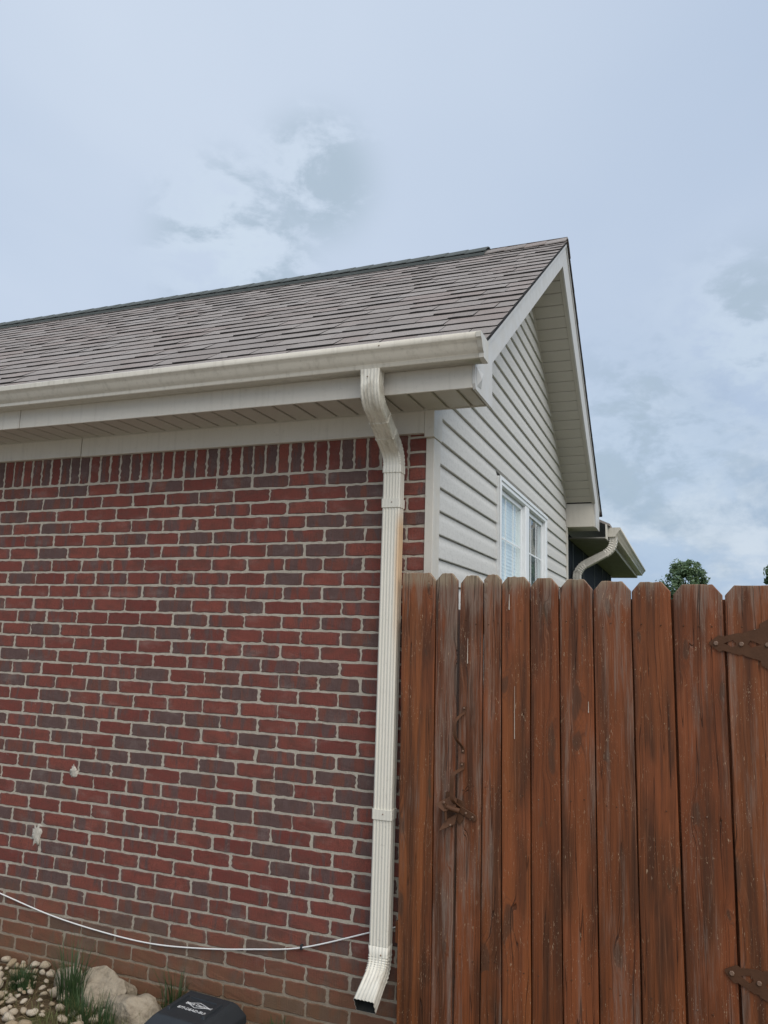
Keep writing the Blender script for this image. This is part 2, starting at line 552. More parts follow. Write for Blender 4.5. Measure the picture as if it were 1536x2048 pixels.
M_room = mat_plain('dim_room', (0.10, 0.115, 0.115), (0.14, 0.155, 0.155), 3, 0.9, 0.1)
M_blind = mat_plain('blind_slat', (0.84, 0.85, 0.84), (0.88, 0.89, 0.88), 5, 0.5, 0.3)
M_hw = mat_plain('brown_painted_iron', (0.066, 0.029, 0.014), (0.112, 0.050, 0.024), 26, 0.68, 0.25, 0.0015, 90)
M_bolt = mat_plain('worn_bolt_head', (0.12, 0.055, 0.03), (0.24, 0.16, 0.11), 120, 0.45, 0.5, 0.001, 200)
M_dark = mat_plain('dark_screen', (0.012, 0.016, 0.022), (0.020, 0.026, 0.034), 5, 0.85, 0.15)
M_black = mat_plain('black_plastic', (0.016, 0.020, 0.024), (0.028, 0.033, 0.038), 14, 0.48, 0.45, 0.0012, 160)
M_ink = mat_plain('white_print', (0.62, 0.63, 0.63), (0.75, 0.75, 0.75), 60, 0.7, 0.2, 0.0)
M_cable = mat_plain('white_cable', (0.72, 0.71, 0.68), (0.80, 0.79, 0.77), 20, 0.4, 0.4, 0.0002)
M_stone = mat_var('field_stone', (0.31, 0.255, 0.185), (0.40, 0.345, 0.265), (0.19, 0.155, 0.11), 0.9, 20, 0.030, 14)
M_pebble = mat_var('river_pebble', (0.36, 0.28, 0.18), (0.64, 0.57, 0.46), (0.30, 0.20, 0.11), 0.75, 70, 0.003, 14)
M_grass = mat_leaf('grass_blade', (0.075, 0.105, 0.030), (0.20, 0.185, 0.085))
M_tuft = mat_leaf('tuft_blade', (0.030, 0.068, 0.026), (0.065, 0.105, 0.040))
M_leaf = mat_leaf('leaf', (0.080, 0.135, 0.070), (0.150, 0.215, 0.115))
M_bark = mat_plain('bark', (0.06, 0.045, 0.03), (0.11, 0.085, 0.06), 12, 0.9, 0.2, 0.02, 25)
M_ground = mat_ground()
M_splat = mat_plain('dried_mortar', (0.42, 0.38, 0.32), (0.62, 0.58, 0.50), 60, 0.95, 0.1, 0.004, 150)
M_white_drip = mat_plain('white_paint_drip', (0.46, 0.38, 0.30), (0.62, 0.54, 0.45), 40, 0.6, 0.3, 0.0)

# ------------------------------------------------------------------ object helpers
WLOC = {}


def tag(o, label=None, cat=None, group=None, kind=None):
    for k, v in (('label', label), ('category', cat), ('group', group), ('kind', kind)):
        if v:
            o[k] = v
    return o


def empty(name, loc, label, cat, group=None):
    o = bpy.data.objects.new(name, None)
    o.empty_display_size = 0.1
    C.objects.link(o)
    o.location = loc
    WLOC[o] = Vector(loc)
    return tag(o, label, cat, group)


def place(o, world, parent):
    WLOC[o] = Vector(world)
    if parent is not None:
        o.parent = parent
        o.location = Vector(world) - WLOC[parent]
    else:
        o.location = world


def mesh(name, vs, fs, mat, parent=None, smooth=False, origin=None, fix=True):
    """vertices in world space; the object's own origin goes to the middle of its box"""
    vs = [Vector(v) for v in vs]
    if origin is None:
        lo = [min(v[i] for v in vs) for i in range(3)]
        hi = [max(v[i] for v in vs) for i in range(3)]
        origin = Vector([(a + b) / 2 for a, b in zip(lo, hi)])
    origin = Vector(origin)
    me = bpy.data.meshes.new(name)
    me.from_pydata([v - origin for v in vs], [], fs)
    if fix:
        bm = bmesh.new()
        bm.from_mesh(me)
        bmesh.ops.recalc_face_normals(bm, faces=bm.faces)
        bm.to_mesh(me)
        bm.free()
    if smooth:
        me.polygons.foreach_set('use_smooth', [True] * len(me.polygons))
    me.materials.append(mat)
    o = bpy.data.objects.new(name, me)
    C.objects.link(o)
    place(o, origin, parent)
    return o


def smooth_angle(o, deg=35):
    me = o.data
    me.polygons.foreach_set('use_smooth', [True] * len(me.polygons))
    bm = bmesh.new()
    bm.from_mesh(me)
    for e in bm.edges:
        if len(e.link_faces) == 2 and e.calc_face_angle(0) > math.radians(deg):
            e.smooth = False
    bm.to_mesh(me)
    bm.free()
    return o


def bevel(o, w, seg=1):
    b = o.modifiers.new('bevel', 'BEVEL')
    b.width = w
    b.segments = seg
    b.limit_method = 'ANGLE'
    return o


BOXF = [(0, 1, 3, 2), (4, 6, 7, 5), (0, 4, 5, 1), (2, 3, 7, 6), (0, 2, 6, 4), (1, 5, 7, 3)]


def boxv(x0, x1, y0, y1, z0, z1):
    return [(x, y, z) for x in (x0, x1) for y in (y0, y1) for z in (z0, z1)]


def box(name, x0, x1, y0, y1, z0, z1, mat, parent=None, bv=0.0):
    o = mesh(name, boxv(x0, x1, y0, y1, z0, z1), BOXF, mat, parent)
    if bv:
        bevel(o, bv)
    return o


def prism(name, pts, to3, d0, d1, mat, parent=None, bv=0.0):
    """flat outline pts (a, b) drawn out from depth d0 to d1; to3(a, b, d) gives the point"""
    n = len(pts)
    vs = [to3(a, b, d0) for a, b in pts] + [to3(a, b, d1) for a, b in pts]
    fs = [tuple(range(n)), tuple(range(2 * n - 1, n - 1, -1))] + [(i, (i + 1) % n, n + (i + 1) % n, n + i) for i in range(n)]
    o = mesh(name, vs, fs, mat, parent)
    if bv:
        bevel(o, bv)
    return o


def sweep(name, sections, path, frames, mat, parent=None, caps=True, closed=True):
    """sections[i]: list of (u, v); frames[i]: (U, V) at path[i]"""
    n = len(sections[0])
    vs, fs = [], []
    for p, sec, (U, V) in zip(path, sections, frames):
        vs += [Vector(p) + U * u + V * v for u, v in sec]
    m = n if closed else n - 1
    for i in range(len(path) - 1):
        for j in range(m):
            k = (j + 1) % n
            fs.append((i * n + j, i * n + k, (i + 1) * n + k, (i + 1) * n + j))
    if caps and closed:
        fs.append(tuple(range(n - 1, -1, -1)))
        fs.append(tuple(range((len(path) - 1) * n, len(path) * n)))
    return mesh(name, vs, fs, mat, parent)


def tube(name, pts, r, mat, parent=None, n=8):
    pts = [Vector(p) for p in pts]
    vs, fs = [], []
    for i, p in enumerate(pts):
        t = (pts[min(i + 1, len(pts) - 1)] - pts[max(i - 1, 0)]).normalized()
        a = Vector((0, 0, 1)) if abs(t.z) < 0.9 else Vector((1, 0, 0))
        U = t.cross(a).normalized()
        V = t.cross(U)
        rr = r[i] if isinstance(r, (list, tuple)) else r
        vs += [p + (U * math.cos(2 * math.pi * j / n) + V * math.sin(2 * math.pi * j / n)) * rr for j in range(n)]
    for i in range(len(pts) - 1):
        for j in range(n):
            k = (j + 1) % n
            fs.append((i * n + j, i * n + k, (i + 1) * n + k, (i + 1) * n + j))
    fs.append(tuple(range(n)))
    fs.append(tuple(range((len(pts) - 1) * n, len(pts) * n)))
    return smooth_angle(mesh(name, vs, fs, mat, parent), 50)


def catmull(pts, k=6):
    pts = [Vector(p) for p in pts]
    out = []
    for i in range(len(pts) - 1):
        p0, p1, p2, p3 = pts[max(i - 1, 0)], pts[i], pts[i + 1], pts[min(i + 2, len(pts) - 1)]
        for j in range(k):
            t = j / k
            out.append(0.5 * ((2 * p1) + (p2 - p0) * t + (2 * p0 - 5 * p1 + 4 * p2 - p3) * t * t + (3 * p1 - p0 - 3 * p2 + p3) * t ** 3))
    out.append(pts[-1])
    return out


def curve_plate(name, loops, to3, thick, mat, parent=None, text=None):
    """a plate with holes (2D curve fill), or lettering; to3(a, b, d)"""
    cu = bpy.data.curves.new('outline', 'CURVE') if text is None else bpy.data.curves.new('outline', 'FONT')
    if text is None:
        cu.dimensions = '2D'
        cu.fill_mode = 'BOTH'
        for lp in loops:
            s = cu.splines.new('POLY')
            s.points.add(len(lp) - 1)
            for p, (a, b) in zip(s.points, lp):
                p.co = (a, b, 0, 1)
            s.use_cyclic_u = True
    else:
        cu.body, cu.size, ax = text
        cu.align_x = ax
    cu.extrude = thick / 2
    t = bpy.data.objects.new('outline', cu)
    C.objects.link(t)
    dg = bpy.context.evaluated_depsgraph_get()
    me = t.evaluated_get(dg).to_mesh()
    vs = [to3(v.co.x, v.co.y, v.co.z + thick / 2) for v in me.vertices]
    fs = [tuple(p.vertices) for p in me.polygons]
    t.evaluated_get(dg).to_mesh_clear()
    bpy.data.objects.remove(t)
    bpy.data.curves.remove(cu)
    return mesh(name, vs, fs, mat, parent, fix=(text is None))


def copy_piece(src_mesh, name, world, parent):
    o = bpy.data.objects.new(name, src_mesh)
    C.objects.link(o)
    place(o, world, parent)
    return o


def project(p):
    d = Vector(p) - CAM
    z = d.dot(FW)
    if z < 0.1:
        return None
    return 768 + FPX * d.dot(RT) / z, 1024 + FPX * d.dot(DN) / z, z


def in_view(p, pad=40):
    q = project(p)
    return q is not None and -pad < q[0] < 1536 + pad and -pad < q[1] < 2048 + pad


def joined(name, items, mat, parent):
    """items: (verts in world space, faces, tone); ONE mesh with a tone for each item"""
    vs, fs, tn = [], [], []
    for v, f, t in items:
        b = len(vs)
        vs += v
        fs += [tuple(b + i for i in x) for x in f]
        tn += [t] * len(f)
    o = mesh(name, vs, fs, mat, parent, fix=False)
    a = o.data.attributes.new('tone', 'FLOAT', 'FACE')
    a.data.foreach_set('value', tn)
    o['kind'] = 'stuff'
    return o


# ------------------------------------------------------------------ ground
def build_ground():
    vs, fs = [], []
    xs = [-400, -60, -12] + [-6 + i * 0.12 for i in range(76)] + [12, 60, 400]
    ys = [-400, -60, -10] + [-3.4 + i * 0.10 for i in range(35)] + [0.6, 8, 60, 900]
    for y in ys:
        for x in xs:
            near = -6 < x < 3.2 and -3.4 < y < 0
            z = 0.018 * (noise.noise((x * 2.1, y * 2.1, 3.0)) + 0.5 * noise.noise((x * 6, y * 6, 9.0))) if near else 0.0
            vs.append((x, y, z - 0.012))
    n = len(xs)
    for j in range(len(ys) - 1):
        for i in range(n - 1):
            fs.append((j * n + i, j * n + i + 1, (j + 1) * n + i + 1, (j + 1) * n + i))
    o = mesh('ground', vs, fs, M_ground, smooth=True, origin=(0, 0, 0))
    o['kind'] = 'structure'


build_ground()

# ------------------------------------------------------------------ house
house = empty('brick_house', (0, 0, 0), 'red brick house with pale vinyl siding on its gable and grey shingle roof', 'house')
CH = 0.0677333                       # one course
ZJ0 = 36 * CH                        # bed joint under the soldier course
BL, MOD = 0.1950, 0.2032
X_LEFT = -6.2
EDGE = -0.022                        # where the bricks stop at the corner post
Z_SOF = 2.69


def brick_shape(w, h, seed):
    """a brick front with a ragged, rounded edge; centred on 0, face at y = 0"""
    rg = random.Random(seed)
    nx, nz = max(2, int(round(w / 0.026))), max(2, int(round(h / 0.0115)))
    ring = []
    for i in range(nx):
        ring.append((-w / 2 + w * i / nx, -h / 2))
    for i in range(nz):
        ring.append((w / 2, -h / 2 + h * i / nz))
    for i in range(nx):
        ring.append((w / 2 - w * i / nx, h / 2))
    for i in range(nz):
        ring.append((-w / 2, h / 2 - h * i / nz))
    corner = {0, nx, nx + nz, 2 * nx + nz}
    out, inn = [], []
    for i, (x, z) in enumerate(ring):
        k = 1.0 if i not in corner else 1.3
        jx, jz = (rg.uniform(-.0060, .0022) if rg.random() < .45 else rg.uniform(-.0018, .0022)) * k, rg.uniform(-.0026, .0013) * k
        sx, sz = (1 if x > 0 else -1), (1 if z > 0 else -1)
        ox = x + (sx * jx if abs(abs(x) - w / 2) < 1e-6 else 0)
        oz = z + (sz * jz if abs(abs(z) - h / 2) < 1e-6 else 0)
        if i in corner:
            ox -= sx * .0012
            oz -= sz * .0012
        out.append((ox, oz))
        inn.append((ox - sx * .0030 if abs(abs(x) - w / 2) < 1e-6 else ox, oz - sz * .0026 if abs(abs(z) - h / 2) < 1e-6 else oz))
    n = len(ring)
    vs = [(x, rg.uniform(-.0008, .0008), z) for x, z in inn] + [(x, .0024, z) for x, z in out] + [(x, .030, z) for x, z in out]
    fs = [tuple(range(n))]
    for a in (0, n):
        for i in range(n):
            k = (i + 1) % n
            fs.append((a + i, a + n + i, a + n + k, a + k))
    return vs, fs


def brick_uv(vs, w, h):
    return [(v[0] / w + 0.5, 0.0, v[2] / h + 0.5) for v in vs]


def build_bricks():
    wall = mesh('brick_wall', boxv(X_LEFT, EDGE, 0.0028, 0.10, -0.25, 2.66), BOXF, M_mortar, house)
    kinds = {}

    def kind(w, h, v):
        key = (round(w, 4), round(h, 4), v)
        if key not in kinds:
            kinds[key] = brick_shape(w, h, hash(key) & 0xffff)
        return key
    spots = []
    hb = 0.0590
    rg = random.Random(3)
    for c in range(-3, 39):                      # course c sits under bed joint c - 1; c <= 0 only at the corner
        zc = ZJ0 - (c - 0.5) * CH
        j0 = -0.3146 if c % 2 else -0.2130
        x = EDGE
        first = j0
        while first + MOD < EDGE - 0.03:
            first += MOD
        cuts = [EDGE + 0.0047] + [first - i * MOD for i in range(40)]
        for a, b in zip(cuts, cuts[1:]):
            if c <= 0 and a != cuts[0]:
                break
            if c <= 0:
                b = -0.111
            if b < X_LEFT:
                break
            w = a - b - 0.0082
            if zc > 2.63:
                continue
            full = abs(w - BL) < 1e-3
            spots.append((kind(BL if full else w, hb, rg.randrange(24) if full else 0), ((a + b) / 2 + (rg.uniform(-.0030, .0030) if full else 0), rg.uniform(-.0012, .0012), zc + rg.uniform(-.0007, .0007))))
    for i in range(86):                          # soldier course
        x = -0.111 - (i + 0.5) * CH
        spots.append((kind(0.0575, 0.1937, i % 8), (x + rg.uniform(-.0012, .0012), rg.uniform(-.0012, .0012), ZJ0 + 0.005 + 0.0968)))

    def score(s):
        p = s[1]
        q = project(p)
        if not in_view(p, 10) or p[2] < -0.02:
            return 1e9
        if q[0] > 800 and q[1] > 1160:
            return 1e9
        w, h = s[0][0], s[0][1]
        return q[2] ** 2 / (w * h)
    spots.sort(key=score)
    meshes = {}
    rest = []
    cells = []
    for i, (k, p) in enumerate(spots):
        vs, fs = kinds[k]
        if i < 300:
            if k not in meshes:
                me = bpy.data.meshes.new('brick')
                me.from_pydata(vs, [], fs)
                me.materials.append(M_brick)
                at = me.attributes.new('cell', 'FLOAT_VECTOR', 'POINT')
                at.data.foreach_set('vector', [c for t in brick_uv(vs, k[0], k[1]) for c in t])
                meshes[k] = me
            copy_piece(meshes[k], 'brick', p, wall)
        else:
            rest.append(([Vector(v) + Vector(p) for v in vs], fs, random.random()))
            cells += brick_uv(vs, k[0], k[1])
    jo = joined('bricks', rest, M_brick, wall)
    at = jo.data.attributes.new('cell', 'FLOAT_VECTOR', 'POINT')
    at.data.foreach_set('vector', [c for t in cells for c in t])
    # two lumps of mortar smeared on the face
    for (px, pz, r, sd) in ((-2.070, 0.630, 0.040, 1), (-1.866, 0.958, 0.026, 2)):
        rg2 = random.Random(sd)
        n, vs, fs = 22, [], []
        vs.append((px, -0.005, pz))
        for ring, (k, d) in enumerate(((0.45, -0.004), (0.8, -0.002), (1.0, 0.004))):
            for i in range(n):
                a = 2 * math.pi * i / n
                rr = r * k * (1 + rg2.uniform(-.42, .42))
                st = 1.25 if math.sin(a) > 0 else 1.45
                vs.append((px + rr * math.cos(a) * 0.85, d + rg2.uniform(-.003, .003) * (ring < 2), pz + rr * math.sin(a) * st))
        for i in range(n):
            k = (i + 1) % n
            fs.append((0, 1 + i, 1 + k))
            for b in (1, 1 + n):
                fs.append((b + i, b + n + i, b + n + k, b + k))
        mesh('mortar_smear', vs, fs, M_splat, wall, smooth=True)
    # the rest of the shell, out of sight
    box('rear_wall', X_LEFT, -0.03, 4.02, 4.11, -0.2, 2.9, M_mortar, house)
    box('far_end_wall', X_LEFT, X_LEFT + 0.1, 0.102, 4.018, -0.2, 2.7, M_mortar, house)


build_bricks()

# roof geometry (x = 0.295 is the rake edge)
XR = 0.295
RIDGE_Y, RIDGE_Z = 2.29, 4.65
SL_F, SL_B = 0.694, 0.775
EAVE_Y, BACK_Y = -0.335, 4.46


def roof_z(y):
    return RIDGE_Z - (RIDGE_Y - y) * SL_F if y <= RIDGE_Y else RIDGE_Z - (y - RIDGE_Y) * SL_B


def sof_f(y):
    return 2.895 + 0.69 * y


def sof_b(y):
    return 5.916 - 0.72 * y


def yz(x0):
    return lambda a, b, d: (x0 + d, a, b)


def build_roof():
    t = 0.022
    deck = prism('roof', [(EAVE_Y, roof_z(EAVE_Y) - t - .006), (RIDGE_Y, RIDGE_Z - t - .006), (BACK_Y, roof_z(BACK_Y) - t - .006), (BACK_Y, roof_z(BACK_Y) - .008), (RIDGE_Y, RIDGE_Z - .008), (EAVE_Y, roof_z(EAVE_Y) - .008)],
                 yz(0), X_LEFT - 0.3, XR - 0.012, M_deck, house)
    L = math.hypot(1, SL_F)
    su, sn = Vector((0, 1 / L, SL_F / L)), Vector((0, -SL_F / L, 1 / L))
    E = 0.143
    o0 = Vector((0, EAVE_Y - 0.012, roof_z(EAVE_Y - 0.012) - 0.004))
    length = (RIDGE_Y - EAVE_Y) * L
    widths = [0.13, 0.17, 0.21, 0.26, 0.32, 0.40]
    kinds, spots = {}, []
    rg = random.Random(11)
    rows = int(length / E) + 1

    def shape(w, thick, v):
        r2 = random.Random(v * 97 + int(w * 1000))
        n = 3
        vs, fs = [], []
        for i in range(n + 1):
            x = w * i / n - 0.0016 * (i == n) + .0016 * (i == 0)
            j = r2.uniform(-.004, .003)
            lift = thick + r2.uniform(-.0012, .0012)
            vs += [Vector((x, 0, 0)) + su * j - sn * .004, Vector((x, 0, 0)) + su * j + sn * lift, Vector((x, 0, 0)) + su * (E + .03) + sn * .003]
        for i in range(n):
            a, b = i * 3, i * 3 + 3
            fs += [(a, b, b + 1, a + 1), (a + 1, b + 1, b + 2, a + 2)]
        fs += [(0, 1, 2), (n * 3, n * 3 + 2, n * 3 + 1)]
        return vs, fs
    for r in range(rows):
        x = XR
        thick_on = rg.random() < 0.5
        while x > X_LEFT - 0.25:
            w = rg.choice(widths)
            if x == XR:
                w = rg.uniform(0.09, 0.3)
            thick_on = not thick_on
            th = rg.choice((0.0118, 0.0140)) if thick_on else 0.0098
            key = (round(w, 3), th, rg.randrange(3))
            if key not in kinds:
                kinds[key] = shape(key[0], th, key[2])
            p = o0 + su * (r * E) + Vector((x - key[0], 0, 0))
            if r * E + E + .03 < length + 0.02:
                spots.append((key, p))
            x -= key[0]
        r += 1

    def score(s):
        c = s[1] + Vector((s[0][0] / 2, 0, 0)) + su * 0.07
        if not in_view(c, 20):
            return 1e9
        q = project(c)
        d = (CAM - c)
        return q[2] ** 2 / (s[0][0] * max(0.02, d.normalized().dot(sn)))
    spots.sort(key=score)
    meshes, rest = {}, []
    for i, (k, p) in enumerate(spots):
        vs, fs = kinds[k]
        if i < 300:
            if k not in meshes:
                me = bpy.data.meshes.new('shingle')
                me.from_pydata(vs, [], fs)
                me.materials.append(M_shingle)
                me.materials.append(M_butt)
                for f, pg in enumerate(me.polygons):
                    pg.material_index = 0 if f in (1, 3, 5) else 1
                meshes[k] = me
            copy_piece(meshes[k], 'shingle', p, deck)
        else:
            rest.append(([v + p for v in vs], fs, random.random()))
    # the far slope, seen only along its edge
    Lb = math.hypot(1, SL_B)
    bu, bn = Vector((0, 1 / Lb, -SL_B / Lb)), Vector((0, SL_B / Lb, 1 / Lb))
    nb = int((BACK_Y - RIDGE_Y) * Lb / E) + 1
    for r in range(nb):
        x = XR
        while x > X_LEFT - 0.25:
            w = rg.choice(widths)
            p = Vector((x - w, RIDGE_Y, RIDGE_Z - .004)) + bu * (r * E)
            th = rg.choice((.009, .015))
            v = [p + bn * .003 - bu * .03, p + Vector((w - .002, 0, 0)) + bn * .003 - bu * .03, p + Vector((w - .002, 0, 0)) + bu * E + bn * th, p + bu * E + bn * th,
                 p + bu * E - bn * .004, p + Vector((w - .002, 0, 0)) + bu * E - bn * .004]
            rest.append((v, [(0, 1, 2, 3), (3, 2, 5, 4), (1, 5, 2), (0, 3, 4)], rg.random()))
            x -= w
    jr = joined('shingles', rest, M_shingle, deck)
    jr.data.materials.append(M_butt)
    mi = []
    for v, f, t in rest:
        mi += [0 if (len(f) == 4 and k == 0) or (len(f) != 4 and k in (1, 3, 5)) else 1 for k in range(len(f))]
    jr.data.polygons.foreach_set('material_index', mi)
    # ridge: bare cap shingles near the gable, a raised vent with caps along the rest
    def cap(x0, x1, lift, half, name, mat, par, th=.006, tilt=.006):
        pts = []
        for x, e in ((x0, 0.0), (x1, tilt)):
            for k in (-1, -.35, 0, .35, 1):
                y = RIDGE_Y + k * half
                z = RIDGE_Z - abs(k) * half * (SL_F if k < 0 else SL_B) * (1 if abs(k) > .5 else .8) + lift + e - (.010 if k == 0 else 0)
                pts += [(x, y, z + th), (x, y, z - .002)]
        fs = []
        for i in range(4):
            a = i * 2
            fs += [(a, a + 2, a + 12, a + 10), (a + 1, a + 11, a + 13, a + 3)]
            fs += [(a, a + 1, a + 3, a + 2), (a + 10, a + 12, a + 13, a + 11)]
        fs += [(0, 10, 11, 1), (8, 9, 19, 18)]
        return mesh(name, pts, fs, mat, par)
    x = XR
    for i in range(4):
        cap(x - 0.155, x, 0.013, 0.13, 'ridge_cap', M_shingle, deck)
        x -= 0.152
    VX = -0.315
    vent = prism('ridge_vent', [(RIDGE_Y - .15, roof_z(RIDGE_Y - .15) + .012), (RIDGE_Y - .15, roof_z(RIDGE_Y - .15) + .034), (RIDGE_Y, RIDGE_Z + .030), (RIDGE_Y + .15, roof_z(RIDGE_Y + .15) + .034), (RIDGE_Y + .15, roof_z(RIDGE_Y + .15) + .012), (RIDGE_Y, RIDGE_Z + .006)],
                 yz(0), X_LEFT - .28, VX, M_vent, house)
    x = VX + 0.01
    i = 0
    while x > X_LEFT:
        cap(x - 0.162, x, 0.042, 0.150, 'ridge_cap', M_vent, vent, th=.005, tilt=.005)
        x -= 0.16
        i += 1
    # drip edge along the rake and the eave
    prism('drip_edge', [(EAVE_Y - .004, roof_z(EAVE_Y) - .035), (EAVE_Y - .004, roof_z(EAVE_Y) - .006), (EAVE_Y + .03, roof_z(EAVE_Y + .03) - .0065), (EAVE_Y + .03, roof_z(EAVE_Y + .03) - .035)],
          yz(0), X_LEFT - .28, XR - .03, M_trim, house)


build_roof()


def build_eave():
    # frieze board in two lengths that overlap
    box('frieze_board', -1.985, -0.0285, -0.026, 0.002, 2.587, Z_SOF - .002, M_trim, house, .002)
    box('frieze_board', X_LEFT, -1.988, -0.0285, 0.002, 2.589, Z_SOF - .002, M_trim, house, .002)
    # soffit: a backing with one panel for each flat between the grooves
    sof = box('soffit', X_LEFT, 0.262, -0.289, -0.0265, Z_SOF + .010, Z_SOF + .022, M_soffit, house)
    x = 0.193
    box('soffit_panel', x + .007, 0.2505, -0.2895, -0.030, Z_SOF, Z_SOF + .0098, M_soffit, sof, .0025)
    n = 0
    while x > -4.6:
        box('soffit_panel', x - 0.1085 + .007, x - .007, -0.2895, -0.030, Z_SOF, Z_SOF + .0098, M_soffit, sof, .0025)
        x -= 0.1085
    box('soffit_trim', X_LEFT, 0.262, -0.0298, -0.0262, Z_SOF - .004, Z_SOF + .012, M_soffit, house)
    # fascia in two lengths
    box('fascia_board', -2.15, 0.2635, -0.3005, -0.2905, Z_SOF - .006, 2.845, M_trim, house, .002)
    box('fascia_board', X_LEFT, -2.1525, -0.302, -0.2905, Z_SOF - .006, 2.845, M_trim, house, .002)
    # end of the eave box and the rake boards
    tk = .012
    rb = prism('rake_board', [(-0.312, roof_z(-0.312) - .034), (2.285, roof_z(2.285) - .034), (2.14, 4.372), (-0.012, sof_f(-0.012)), (-0.004, Z_SOF - .010), (-0.291, Z_SOF - .010), (-0.303, Z_SOF + .012), (-0.303, 2.77), (-0.30, 2.79)],
               yz(0.264), 0, tk, M_rake, house)
    prism('rake_trim', [(-0.315, roof_z(-0.315) - .050), (-0.315, roof_z(-0.315) - .010), (2.285, roof_z(2.285) - .010), (2.285, roof_z(2.285) - .050)],
          yz(0.2762), 0, .006, M_rake, house)
    bb = prism('rake_board', [(2.2865, roof_z(2.2865) - .034), (4.43, roof_z(4.43) - .034), (4.43, 2.73), (4.125, 2.73), (4.105, 2.95), (2.1415, 4.371)],
               yz(0.264), 0, tk, M_rake, house)
    prism('rake_trim', [(2.2865, roof_z(2.2865) - .010), (4.46, roof_z(4.46) - .010), (4.46, roof_z(4.46) - .055), (2.2865, roof_z(2.2865) - .055)],
          yz(0.2762), 0, .006, M_rake, house)
    # bent flap of metal where the rake meets the gutter
    mesh('flashing_flap', [(0.277, -0.29, 2.778), (0.282, -0.19, 2.775), (0.2775, -0.21, 2.705), (0.2765, -0.272, 2.70), (0.290, -0.245, 2.735)], [(0, 4, 3), (0, 1, 4), (1, 2, 4), (4, 2, 3)], M_rake, house)
    # sloping soffit under the far rake, panel by panel
    rs = prism('rake_soffit', [(2.14, 4.386), (4.11, sof_b(4.11) + .015), (4.11, sof_b(4.11) + .030), (2.14, 4.401)], yz(0), -0.02, 0.263, M_soffit, house)
    y = 2.15
    py = 0.0822
    while y < 4.09:
        y1 = min(y + py, 4.105)
        a, b = y + .004, y1 - .004
        prism('soffit_panel', [(a, sof_b(a)), (b, sof_b(b)), (b, sof_b(b) + .0145), (a, sof_b(a) + .0145)], yz(0), 0.012, 0.240, M_soffit, rs, .002)
        y += py
    prism('soffit_trim', [(2.15, sof_b(2.15) - .002), (4.11, sof_b(4.11) - .002), (4.11, sof_b(4.11) + .0148), (2.15, sof_b(2.15) + .0148)], yz(0.2405), 0, .0232, M_soffit, rs)
    prism('soffit_trim', [(2.16, sof_b(2.16) - .014), (4.09, sof_b(4.09) - .014), (4.09, sof_b(4.09) - .001), (2.16, sof_b(2.16) - .001)], yz(-0.006), 0, .022, M_trim, rs)
    # under the near rake, turned away from view
    prism('rake_soffit', [(-0.004, sof_f(-.004) + .001), (2.139, 4.373), (2.139, 4.386), (-0.004, sof_f(-.004) + .014)], yz(0), -0.02, 0.2635, M_soffit, house)
    # boxed return at the far eave
    box('eave_return', -0.008, 0.2635, 4.115, 4.418, 2.735, sof_b(4.115) + .004, M_trim, house, .003)
    # gutter along the near eave
    prof = [(-.3035, 2.868), (-.3035, 2.781), (-.372, 2.781), (-.3755, 2.783), (-.3760, 2.797), (-.3800, 2.801), (-.3870, 2.806), (-.3960, 2.816), (-.4040, 2.829), (-.4110, 2.840), (-.4200, 2.846), (-.4230, 2.849), (-.4235, 2.869), (-.4215, 2.8715), (-.4080, 2.8715), (-.4075, 2.866)]
    g = mesh('gutter', [(x, a, b) for x in (X_LEFT - .2, -2.55, 0.326) for a, b in prof], [(i * 16 + j, i * 16 + j + 1, (i + 1) * 16 + j + 1, (i + 1) * 16 + j) for i in range(2) for j in range(15)], M_gutter, house)
    s = g.modifiers.new('thick', 'SOLIDIFY')
    s.thickness = 0.0016
    s.offset = 1
    smooth_angle(g, 28)
    cap = prism('gutter_end_cap', [(a - .0022 if i > 2 else a, b - (.0022 if 1 <= i <= 3 else 0)) for i, (a, b) in enumerate(prof[:14])], yz(0.3262), 0, .0035, M_gutter, g)
    seam = mesh('gutter_seam', [(x, a + (-.0028 if i > 1 else 0), b - (.0028 if 1 <= i <= 3 else 0)) for x in (0.309, 0.3261) for i, (a, b) in enumerate(prof[1:13], 1)], [(j, j + 1, 12 + j + 1, 12 + j) for j in range(11)], M_gutter, g)
    mesh('drip_screw', *ball((-0.10, -0.4245, 2.858), .0035, 1), M_bolt, g, smooth=True)


def ball(c, r, sub=2, sc=(1, 1, 1)):
    bm = bmesh.new()
    bmesh.ops.create_icosphere(bm, subdivisions=sub, radius=r)
    vs = [Vector((v.co.x * sc[0], v.co.y * sc[1], v.co.z * sc[2])) + Vector(c) for v in bm.verts]
    fs = [tuple(v.index for v in f.verts) for f in bm.faces]
    bm.free()
    return vs, fs


build_eave()


# ------------------------------------------------------------------ downspouts
def fluted(w, d, k=5, depth=.0032, r=.006):
    """corrugated rectangular pipe: flutes on the front (v = +d/2)"""
    pts = []
    n = k * 4
    for i in range(n + 1):
        u = -w / 2 + r + (w - 2 * r) * i / n
        ph = (i % 4)
        pts.append((u, d / 2 - (depth if ph in (2, 3) and i < n else 0)))
    m = 8
    side = [(w / 2, d / 2 - r)]
    for i in range(1, m):
        v = d / 2 - r - (d - 2 * r) * i / m
        side.append((w / 2 - (.0024 if i % 4 in (2, 3) else 0), v))
    side.append((w / 2, -d / 2 + r))
    pts += side + [(w / 2 - r, -d / 2), (-w / 2 + r, -d / 2)] + [(-u, v) for u, v in reversed(side)]
    return pts


